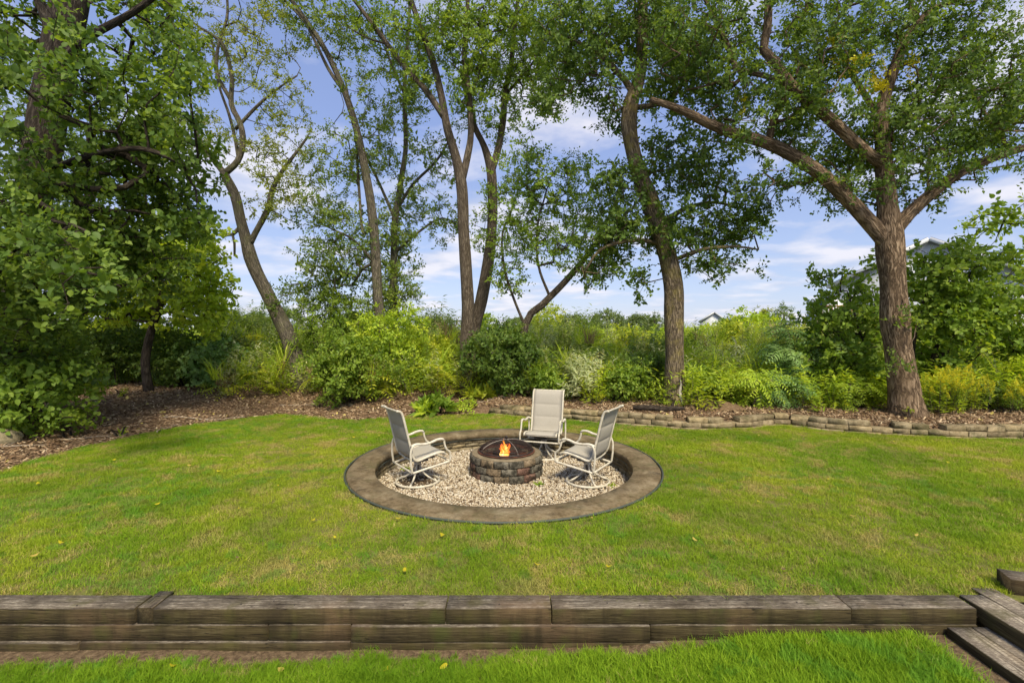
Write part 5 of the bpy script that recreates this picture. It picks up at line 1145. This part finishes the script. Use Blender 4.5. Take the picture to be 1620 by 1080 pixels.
# low plants in the mulch
LOW = [(690, 9.95, 20, 636, 'broad', 'leaf_mid', 16, 1.15, 'broad leaved dock plant in the mulch behind the left chair'), (672, 9.75, 12, 648, 'broad', 'leaf_bright', 7, .9, 'small dock plant just left of the bigger dock plant'), (735, 10.1, 22, 645, 'bush', 'leaf_bright', 22, .6, 'low creeping weeds at the start of the block wall'), (760, 10.9, 28, 632, 'broad', 'leaf_lime', 16, .8, 'pale leaved plants under the dense dark shrub'),
  (945, 9.9, 10, 638, 'bush', 'leaf_lime', 4, .5, 'tiny weed behind the right chair'), (1062, 9.35, 8, 642, 'bush', 'leaf_bright', 4, .45, 'little green sprout at the foot of the chair tree'), (1105, 9.2, 9, 645, 'bush', 'leaf_lime', 4, .45, 'little pale sprout right of the chair tree'), (1185, 9.6, 22, 640, 'bush', 'leaf_bright', 16, .5, 'low weeds on the bed edge under the bright sumac'), (1440, 8.35, 8, 655, 'bush', 'leaf_bright', 3, .4, 'small green sprout before the thick right trunk'),
  (200, 10.6, 10, 628, 'bush', 'leaf_lime', 4, .5, 'small pale sprout in the left mulch'), (190, 7.9, 6, 672, 'broad', 'leaf_bright', 2, .5, 'single green weed in the left mulch near the lawn'), (100, 7.6, 26, 650, 'near', 'leaf_mid', 14, .8, 'trailing leaves at the foot of the far left shrub'), (255, 12.6, 22, 604, 'bush', 'leaf_lime', 10, .5, 'row of pale weeds before the shaded thicket')]
for i, (px, Y, hw, top, tp, lm, n_, sz, lb) in enumerate(LOW): shrub('weed_plant', lb, 'weed', px, Y, hw, top, tp, lm, n_, 1500 + i, size=sz, dirup=.8, stems=2)
for i, (x_, y_, lb) in enumerate([(1.29, 6.05, 'small weed growing in the gravel behind the right chair'), (-1.5, 6.75, 'small weed growing in the gravel behind the left chair'), (0.35, 6.12, 'little sprout in the gravel beside the fire pit')]):
    g = np.random.default_rng(1600 + i); rt_ = empty('gravel_weed', (x_, y_, PIT_Z), lb, 'weed'); P = np.array([[x_, y_, PIT_Z]] * 3) + g.normal(0, .02, (3, 3)) * [1, 1, 0]; bake('foliage', TP['broad'], P, g.normal(0, .3, (3, 3)) + [0, 0, 1], g.uniform(.15, .26, 3), [M['leaf_bright'], M['twig']], rt_, g)

# far thicket and ground cover (nobody could count it)
g = np.random.default_rng(41); n_ = 2600; Y_ = 22 + 40 * g.uniform(size=n_) ** 1.4; X2 = (g.uniform(-60, 1680, n_) - 810) * Y_ / F; Hh = 1.2 + .45 * np.sin(X2 * .35) * np.cos(Y_ * .3) + .028 * (Y_ - 22); gz = z_ground(X2, Y_)
P = np.stack([X2, Y_, gz + np.abs(Hh) * g.uniform(.1, 1, n_) ** .6], 1)
o = bake('thicket', TP['far'], P, g.normal(0, .4, P.shape) + [0, 0, .9], g.uniform(.5, .95, n_), [M['leaf_bright'], M['twig']], None, g, obj_name='far_thicket'); tag(o, 'far green thicket of brush filling the field', None, None, 'stuff')
n_ = 4200; x_ = g.uniform(-13, 15, n_); y_ = g.uniform(8.4, 18, n_); k = (-sd_lawn(x_, y_) > np.where(x_ > .3, 1.05 + .25 * np.sin(x_ * 3), 2.0)) & (np.abs(x_) < y_ * 1.15) & ((x_ > -6.2) | (y_ > 13.2)); x_, y_ = x_[k], y_[k]
P = np.stack([x_, y_, z_ground(x_, y_)], 1)
o = bake('undergrowth', TP['herb'], P, g.normal(0, .15, P.shape) + [0, 0, 1], g.uniform(.7, 1.7, len(P)), [M['leaf_bright'], M['twig']], None, g); tag(o, 'dense green undergrowth behind the mulch beds', None, None, 'stuff')
for mi_, (lm_, tp_n, cnt_, txt) in enumerate((('leaf_silver', 'herb', 560, 'pale straw weeds standing through the thicket'), ('leaf_bright', 'spike', 420, 'tall green grasses standing through the thicket'), ('leaf_lime', 'frond', 260, 'bright sumac fronds poking out of the thicket'), ('leaf_mid', 'herb', 420, 'dark green weeds standing through the thicket'), ('leaf_dead', 'spike', 130, 'dead brown stalks standing through the thicket'))):
    y_ = 10.6 + 12 * g.uniform(size=cnt_) ** 1.3; x_ = (g.uniform(340, 1660, cnt_) - 810) * y_ / F; k = (-sd_lawn(x_, y_) > 1.4); x_, y_ = x_[k], y_[k]; n_ = len(x_)
    top_ = np.where(y_ < 13, .75, 1.35) * g.uniform(.1, 1, n_); P = np.stack([x_, y_, z_ground(x_, y_) + top_], 1)
    o = bake('tall_weeds', TP[tp_n], P, g.normal(0, .2, P.shape) + [0, 0, 1], g.uniform(.8, 1.4, n_), [M[lm_], M['twig']], None, g); tag(o, txt, None, None, 'stuff')
# distant trees on the horizon
DT = [(350, 60, 30, 490, 'leaf_far'), (405, 72, 26, 496, 'leaf_far'), (455, 66, 24, 485, 'leaf_far'), (560, 85, 40, 494, 'leaf_far'), (690, 90, 34, 500, 'leaf_far'), (865, 40, 26, 478, 'leaf_lime'), (905, 75, 24, 496, 'leaf_far'), (960, 62, 28, 490, 'leaf_far'), (1010, 85, 26, 498, 'leaf_far'), (1035, 70, 16, 494, 'leaf_far'), (1205, 45, 20, 484, 'leaf_yellowish'), (1240, 38, 18, 478, 'leaf_olive'), (820, 95, 26, 503, 'leaf_far'), (1150, 55, 24, 504, 'leaf_mid')]
DL = ['hazy round tree on the horizon behind the left thicket', 'small hazy tree on the horizon left of the crooked trunk', 'hazy tree on the horizon behind the crooked trunk', 'wide hazy tree clump on the horizon behind the thin pair', 'low hazy tree on the horizon left of the centre trunk', 'lime green young tree standing right of the slanting trunk', 'far tree on the horizon above the back chair', 'round far tree on the horizon above the right chair', 'far tree on the horizon left of the chair tree', 'narrow far tree beside the chair tree', 'yellowing young tree left of the house deck', 'olive young tree nearest the house deck', 'faint far tree between centre trunk and slanting trunk', 'mid green tree in front of the distant rooftops']
for i, (px, Y, hw, top, lm) in enumerate(DT):
    g = np.random.default_rng(1700 + i); x_ = (px - 810) * Y / F; gz = -.4; root = empty('far_tree', (x_, Y, gz), DL[i], 'tree'); rw = hw * Y / F; tp_ = CZ - (top - HY) * Y / F; n_ = 170
    A = Acc(); A.tube([(x_, Y, gz - .1), (x_ + .1, Y, gz + (tp_ - gz) * .4), (x_, Y, gz + (tp_ - gz) * .8)], np.array([.22, .16, .05]), 7); A.obj('trunk', M['bark_dark'], root, smooth=True)
    u = g.normal(size=(n_, 3)); u /= np.linalg.norm(u, axis=1)[:, None]; u *= g.uniform(.5, 1, (n_, 1)); H = tp_ - gz; P = np.stack([x_ + u[:, 0] * rw * (1 + .2 * np.sin(u[:, 2] * 5 + i)), Y + u[:, 1] * rw, gz + H * .58 + u[:, 2] * H * .4], 1)
    bake('crown', TP['far'], P, u + [0, 0, .3], g.uniform(.5, .9, n_) * np.clip(rw / 1.9, .5, 1.5), [M[lm], M['twig']], root, g)

# ------------------------------------------------------------------ houses
wh = Mat('white_siding', .7, .3); sp = wh.n('ShaderNodeSeparateXYZ'); wh.L.new(wh.pos(), sp.inputs[0]); fr = wh.math('FRACT', wh.math('MULTIPLY', sp.outputs[2], 5.5)); wh.color(wh.mix(wh.ramp(fr, [(0, 1.0), (.12, 0.0)]), (.6, .62, .64), (.38, .4, .43))); wh.bump(fr, .5, .02)
rf = Mat('roof_shingle', .9, .2); rf.color(rf.ramp(rf.noise(6, 4, .7), [(.3, (.1, .1, .11)), (.7, (.2, .2, .22))])); dw = Mat('deck_wood', .8, .2); dw.color(dw.ramp(dw.noise(9, 4, stretch=(1, 1, .2)), [(.3, (.25, .12, .06)), (.7, (.45, .25, .13))]))
gl = Mat('window_glass', .15, .5); gl.color((.05, .06, .08)); trm = Mat('white_trim', .6, .3); trm.color((.55, .56, .58))
def gable_house(label, px0, px1, Y, eave_y, ridge_y, ridge_px, depth, wins):
    """gable front square to the line of sight; local x runs along the front, local y away from the camera"""
    pm = (px0 + px1) / 2; al = math.atan((pm - 810) / F); p0 = np.array([(px0 - 810) * Y / F, Y]); dx = np.array([math.cos(al), -math.sin(al)])
    def along(px):   # distance along the front where this pixel column meets it
        k = (px - 810) / F; return (k * p0[1] - p0[0]) / (dx[0] - k * dx[1])
    def zat(px, py): u = along(px); return CZ - (py - HY) * (p0 + dx * u)[1] / F
    gz = -.6; w = along(px1); ur = along(ridge_px); ze = zat(px0, eave_y) - gz; zr = zat(ridge_px, ridge_y) - gz
    h = empty('house', (p0[0], p0[1], gz), label, 'house', rz=-al)
    ob = lambda A, n_, m_, p=h: A.obj(n_, m_, p, world_verts=False)
    A = Acc(); V = [(0, 0, 0), (w, 0, 0), (w, 0, ze), (ur, 0, zr), (0, 0, ze)]; V += [(a_, depth, c_) for a_, b_, c_ in V]
    A.add(V, [(0, 1, 2), (0, 2, 4), (4, 2, 3), (5, 7, 6), (5, 9, 7), (9, 8, 7), (0, 5, 6), (0, 6, 1), (1, 6, 7), (1, 7, 2), (0, 4, 9), (0, 9, 5), (2, 7, 8), (2, 8, 3), (4, 3, 8), (4, 8, 9)]); ob(A, 'wall', wh.m)
    A = Acc(); B = Acc()
    for xe in (0, w):
        d = np.array([xe - ur, 0, ze - zr]); L_ = np.linalg.norm(d); d /= L_; nrm = np.array([-d[2], 0, d[0]]); nrm *= np.sign(nrm[2]); a_ = np.array([ur, -.4, zr]) + nrm * .03; b_ = a_ + d * (L_ + .4); q = nrm * .16
        V = [a_, b_, b_ + q, a_ + q]; V += [v + np.array([0, depth + .8, 0]) for v in V]; T_ = [(0, 1, 2), (0, 2, 3), (4, 6, 5), (4, 7, 6), (0, 4, 5), (0, 5, 1), (3, 2, 6), (3, 6, 7), (1, 5, 6), (1, 6, 2), (0, 3, 7), (0, 7, 4)]
        A.add(V, T_)
        f0 = a_ + np.array([0, -.03, 0]) - nrm * .12; f1 = b_ + np.array([0, -.03, 0]) - nrm * .12; V = [f0, f1, f1 + nrm * .25, f0 + nrm * .25]; V += [v + np.array([0, .025, 0]) for v in V]; B.add(V, T_)
    ob(A, 'roof', rf.m); ob(B, 'fascia', trm.m)
    for (wx, wy, ww, hh) in wins:
        u = along(wx); cz = zat(wx, wy) - gz; sc_ = (p0 + dx * u)[1] / F; w_, h_ = ww * sc_, hh * sc_; A = Acc()
        for bx, bz, sx, sz in ((0, h_ / 2, w_ + .2, .1), (0, -h_ / 2, w_ + .2, .1), (-w_ / 2, 0, .1, h_ - .1), (w_ / 2, 0, .1, h_ - .1), (0, 0, .06, h_ - .1)): A.box((u + bx, -.03, cz + bz), (sx, .1, sz))
        f_ = ob(A, 'window', trm.m); A = Acc(); A.box((u, -.005, cz), (w_ - .1, .03, h_ - .1)); ob(A, 'pane', gl.m, f_)
    return h
hs = gable_house('large white sided house behind the right trees', 1318, 1640, 36, 452, 380, 1470, 9, [(1345, 480, 13, 22), (1500, 465, 18, 26), (1590, 470, 18, 26), (1470, 425, 14, 18), (1540, 520, 16, 22)])
# lower wing and deck
s_ = 33.2 / F; A = Acc(); xa, xb = (1296 - 810) * s_, (1322 - 810) * s_; A.box(((xa + xb) / 2 + 2.0, 36.5, (CZ + 50 * s_ - .6) / 2), (xb - xa + .4, 2, CZ + 50 * s_ + .6)); A.obj('side_wing', wh.m, hs)
A = Acc(); zd = CZ + 10 * s_; A.box(((1300 - 810) * s_, 32.2, zd), (2.4, 2.4, .2)); A.obj('deck', dw.m, hs)
dk_ = [o for o in hs.children if o.name.startswith('deck')][0]
A = Acc()
for px in (1276, 1290, 1305, 1322):
    A.box(((px - 810) * s_, 31.1, (zd - .6) / 2), (.14, .14, zd + .6)); A.obj('post', dw.m, dk_); A = Acc()
A.box(((1300 - 810) * s_, 31.05, zd + 1.05), (2.4, .1, .1)); A.obj('rail', dw.m, dk_)
for k_ in range(13):
    A = Acc(); A.box(((1275 - 810) * s_ + .05 + k_ * .18, 31.07, zd + .55), (.05, .05, .9)); A.obj('baluster', dw.m, dk_)
gable_house('pale house with low grey roof at the right frame edge', 1590, 1800, 46, 440, 405, 1690, 10, [(1615, 470, 12, 18), (1660, 470, 12, 18)])
gable_house('small distant house with grey roof right of the chair tree', 1108, 1150, 95, 508, 494, 1130, 9, [(1120, 513, 4, 4)])
gable_house('second distant house rooftop left of the yellowing tree', 1152, 1186, 110, 510, 498, 1168, 9, [(1162, 514, 3, 4)])
um = Mat('navy_canvas', .9, .1); um.color((.03, .045, .14)); up_ = empty('patio_umbrella', ((1283 - 810) * s_, 32.0, zd + .1), 'closed navy blue umbrella standing on the house deck', 'umbrella'); zt = CZ + 55 * s_
A = Acc(); x_ = (1283 - 810) * s_; A.tube([(x_, 32, zd + .1), (x_, 32, zt + .1)], .03, 8); A.obj('pole', dw.m, up_); A = Acc(); A.tube([(x_, 32, zd + .9), (x_, 32, zd + 1.1), (x_, 32, zt)], np.array([.24, .27, .03]), 10, rough=.2); A.obj('canopy', um.m, up_)

# ------------------------------------------------------------------ small things lying about
def stick(x0, y0, ang, L_, r, seed, label):
    g = np.random.default_rng(seed); P = []; p = np.array([x0, y0]); a_ = ang
    for i in range(9):
        z_ = float(z_bed(np.array(p[0]), np.array(p[1]))) if sd_lawn(p[0], p[1]) < 0 else 0.02; P.append((p[0], p[1], z_ + r + .012)); a_ += g.normal(0, .16); p = p + np.array([math.cos(a_), math.sin(a_)]) * L_ / 8
    A = Acc(); A.tube(P, np.linspace(r, r * .4, 9), 6, rough=.15); i = 4; a2 = ang + .8; A.tube([P[i], (P[i][0] + math.cos(a2) * L_ * .2, P[i][1] + math.sin(a2) * L_ * .2, P[i][2] + .02)], np.array([r * .6, r * .3]), 5)
    o = A.obj('fallen_branch', M['stick']); tag(o, label, 'fallen branch')
stm = Mat('stick_bark', .9, .1); stm.color(stm.ramp(stm.noise(25, 4), [(.3, (.16, .12, .08)), (.7, (.42, .35, .26))])); M['stick'] = stm.m
stick(-7.7, 6.5, .6, .95, .014, 1, 'long pale branch lying on the mulch near the left frame edge'); stick(-6.7, 9.1, .25, 1.5, .016, 2, 'curved branch lying on the left mulch behind the lawn'); stick(-5.95, 7.95, 1.9, .8, .012, 3, 'short forked stick on the mulch edge'); stick(-5.2, 10.6, .1, 1.0, .011, 4, 'thin stick on the mulch before the crooked tree'); stick(-7.1, 7.4, .9, .9, .008, 5, 'thin twig near the far left shrub'); stick(-1.2, 10.35, .1, .9, .012, 6, 'stick on the mulch right of the dock plant')
A = Acc(); A.tube([(2.35 + i * .12, 9.2 - i * .012, .24 + .006 * math.sin(i)) for i in range(9)], np.array([.035, .05, .052, .05, .05, .048, .046, .04, .03]), 9, rough=.15); tag(A.obj('rotting_log', M['bark_dark'], smooth=True), 'dark rotting log on the mulch behind the right chair', 'log')
import bmesh
bm_ = bmesh.new(); bmesh.ops.create_icosphere(bm_, subdivisions=3, radius=.2)
for v in bm_.verts: v.co = Vector((v.co.x * 1.3, v.co.y, v.co.z * .75)) * (1 + .18 * mnoise.noise(v.co * 6))
me = bpy.data.meshes.new('rock'); bm_.to_mesh(me); bm_.free(); o = link('rock', me, None, [M['ring_block']]); o.location = (-7.6, 7.05, .14); tag(o, 'grey rock half hidden at the left frame edge', 'rock')
# mulch pile
x_ = np.linspace(-1, 1, 25); X, Y2 = np.meshgrid(x_, x_); q = np.clip(1 - X ** 2 - Y2 ** 2, 0, 1); Z = .13 * q + .02 * wav(X * 4, Y2 * 4) * (q > 0) - .01
V = np.stack([4.05 + X * .7, 9.55 + Y2 * .4, .2 + Z], -1).reshape(-1, 3); I = (np.arange(24)[:, None] * 25 + np.arange(24)[None]).ravel(); T = np.concatenate([np.stack([I, I + 1, I + 26], 1), np.stack([I, I + 26, I + 25], 1)])
o = link('mulch_mound', mesh_np('mulch_mound', V, T, smooth=True), None, [M['mulch']]); tag(o, 'low brown heap of mulch on the bed', None, None, 'structure')
dl = []
for i in range(5):
    q = np.random.default_rng(i + 60); V = [(.03 * (1 + .2 * q.normal()) * math.cos(a_), .018 * math.sin(a_), .007 * q.normal()) for a_ in np.linspace(0, 6.283, 9)[:-1]] + [(0, 0, .004)]
    me = mesh_np('dry_leaf', V, [(j, (j + 1) % 8, 8) for j in range(8)], tint=np.full(9, i / 5)); me.materials.append(M['leaf_dead'] if i < 4 else M['leaf_tan']); dl.append(me)
cc = variants('dry_leaf', dl); x, y = lawn_points(3600, -9, 11, 5.5, 13, lambda x, y: (sd_lawn(x, y) < -.2) & vis(x, y)); n = len(x); s_2 = rng.uniform(.6, 1.5, n)
gn_scatter('leaf_litter', np.stack([x, y, z_bed(x, y) + .02], 1), np.stack([rng.normal(0, .4, n), rng.normal(0, .4, n), rng.uniform(0, 6.28, n)], 1), np.stack([s_2] * 3, 1), rng.integers(0, 5, n), cc, 'dry curled leaves littering the mulch')
# yellow fallen leaves on the lawn
def flat_leaf(seed):
    g = np.random.default_rng(seed); V = []; n_ = 10
    for i in range(n_): a_ = 2 * math.pi * i / n_; r_ = (1 if i % n_ else 1.35) * g.uniform(.85, 1.1); V.append((r_ * math.cos(a_) * .034, r_ * math.sin(a_) * .022, .008 * math.cos(a_ * 2) + g.normal(0, .002)))
    V.append((0, 0, 0)); return mesh_np('fallen_leaf', V, [(i, (i + 1) % n_, n_) for i in range(n_)])
fm = [flat_leaf(i) for i in range(5)]
for i, f_ in enumerate(fm): f_.materials.append((M['leaf_gold'], M['leaf_gold'], M['leaf_tan'], M['leaf_gold'], M['leaf_dead'])[i]); 
LV = [(180, 730), (245, 727), (350, 730), (346, 747), (393, 705), (380, 777), (378, 810), (300, 740), (440, 770), (470, 705), (60, 768), (97, 862), (55, 883), (495, 825), (376, 887), (560, 693), (568, 748), (600, 690), (630, 823), (672, 682), (640, 905), (850, 898), (935, 822), (963, 900), (1286, 931), (1240, 730), (1150, 695), (1200, 690), (1290, 705), (1390, 720), (1415, 700), (1530, 712), (1350, 820), (1200, 795), (1240, 905), (1500, 735), (1310, 760), (1450, 850), (1080, 762), (1110, 735), (1018, 693), (1008, 705), (140, 800), (250, 800), (480, 745), (530, 850), (700, 850), (1100, 860), (750, 683), (920, 705)]
keepers = []
for i, (px, py) in enumerate(LV):
    Y = 1.75 * F / (py - HY); x_ = (px - 810) * Y / F
    if Y < 3.1 or math.hypot(x_ - RC[0], Y - RC[1]) < 2.05: continue
    keepers.append((x_, Y, i))
ORD = ['leftmost', 'second from left', 'third from left', 'fourth from left', 'fifth from left', 'sixth from left', 'seventh from left', 'eighth from left', 'ninth from left', 'tenth from left', 'eleventh from left', 'twelfth from left', 'thirteenth from left']
zone = lambda x_, Y: (('near the timber wall' if Y < 4.6 else 'halfway up the lawn' if Y < 6.6 else 'on the far lawn'), ('left of the fire pit' if x_ < RC[0] else 'right of the fire pit'))
tally = {}
for x_, Y, i in sorted(keepers):
    o = bpy.data.objects.new('fallen_leaf', fm[i % 5]); COL.objects.link(o); o.location = (x_, Y, float(z_lawn(np.array(x_), np.array(Y))) + .05); o.rotation_euler = (random.uniform(-.4, .1), random.uniform(-.3, .3), random.uniform(0, 6)); k_ = random.uniform(.4, .8); o.scale = (k_, k_, k_)
    gold = i % 5 < 4; z_ = zone(x_, Y); k2 = (gold, z_); tally[k2] = tally.get(k2, 0) + 1
    tag(o, f"{'yellow' if gold else 'brown'} leaf, {ORD[tally[k2] - 1]} of those {z_[0]} {z_[1]}", 'fallen leaf', 'yellow leaves fallen on the lawn' if gold else 'brown dead leaves fallen on the lawn')
for i, (px, Y, lb) in enumerate([(275, 2.79, 'curled yellow leaf on the soil below the timber wall'), (610, 2.75, 'yellow leaf on the dry grass below the wall joint'), (445, 2.76, 'tiny orange leaf below the timber wall'), (702, 2.78, 'brown leaf on the soil below the short timber')]):
    o = bpy.data.objects.new('fallen_leaf', fm[i % 5]); COL.objects.link(o); x_ = (px - 810) * Y / F; o.location = (x_, Y, float(z_low(np.array(x_), np.array(Y))) + .03); o.rotation_euler = (-.4, .1, i * 1.3); o.scale = (.7, .7, .7); tag(o, lb, 'fallen leaf')
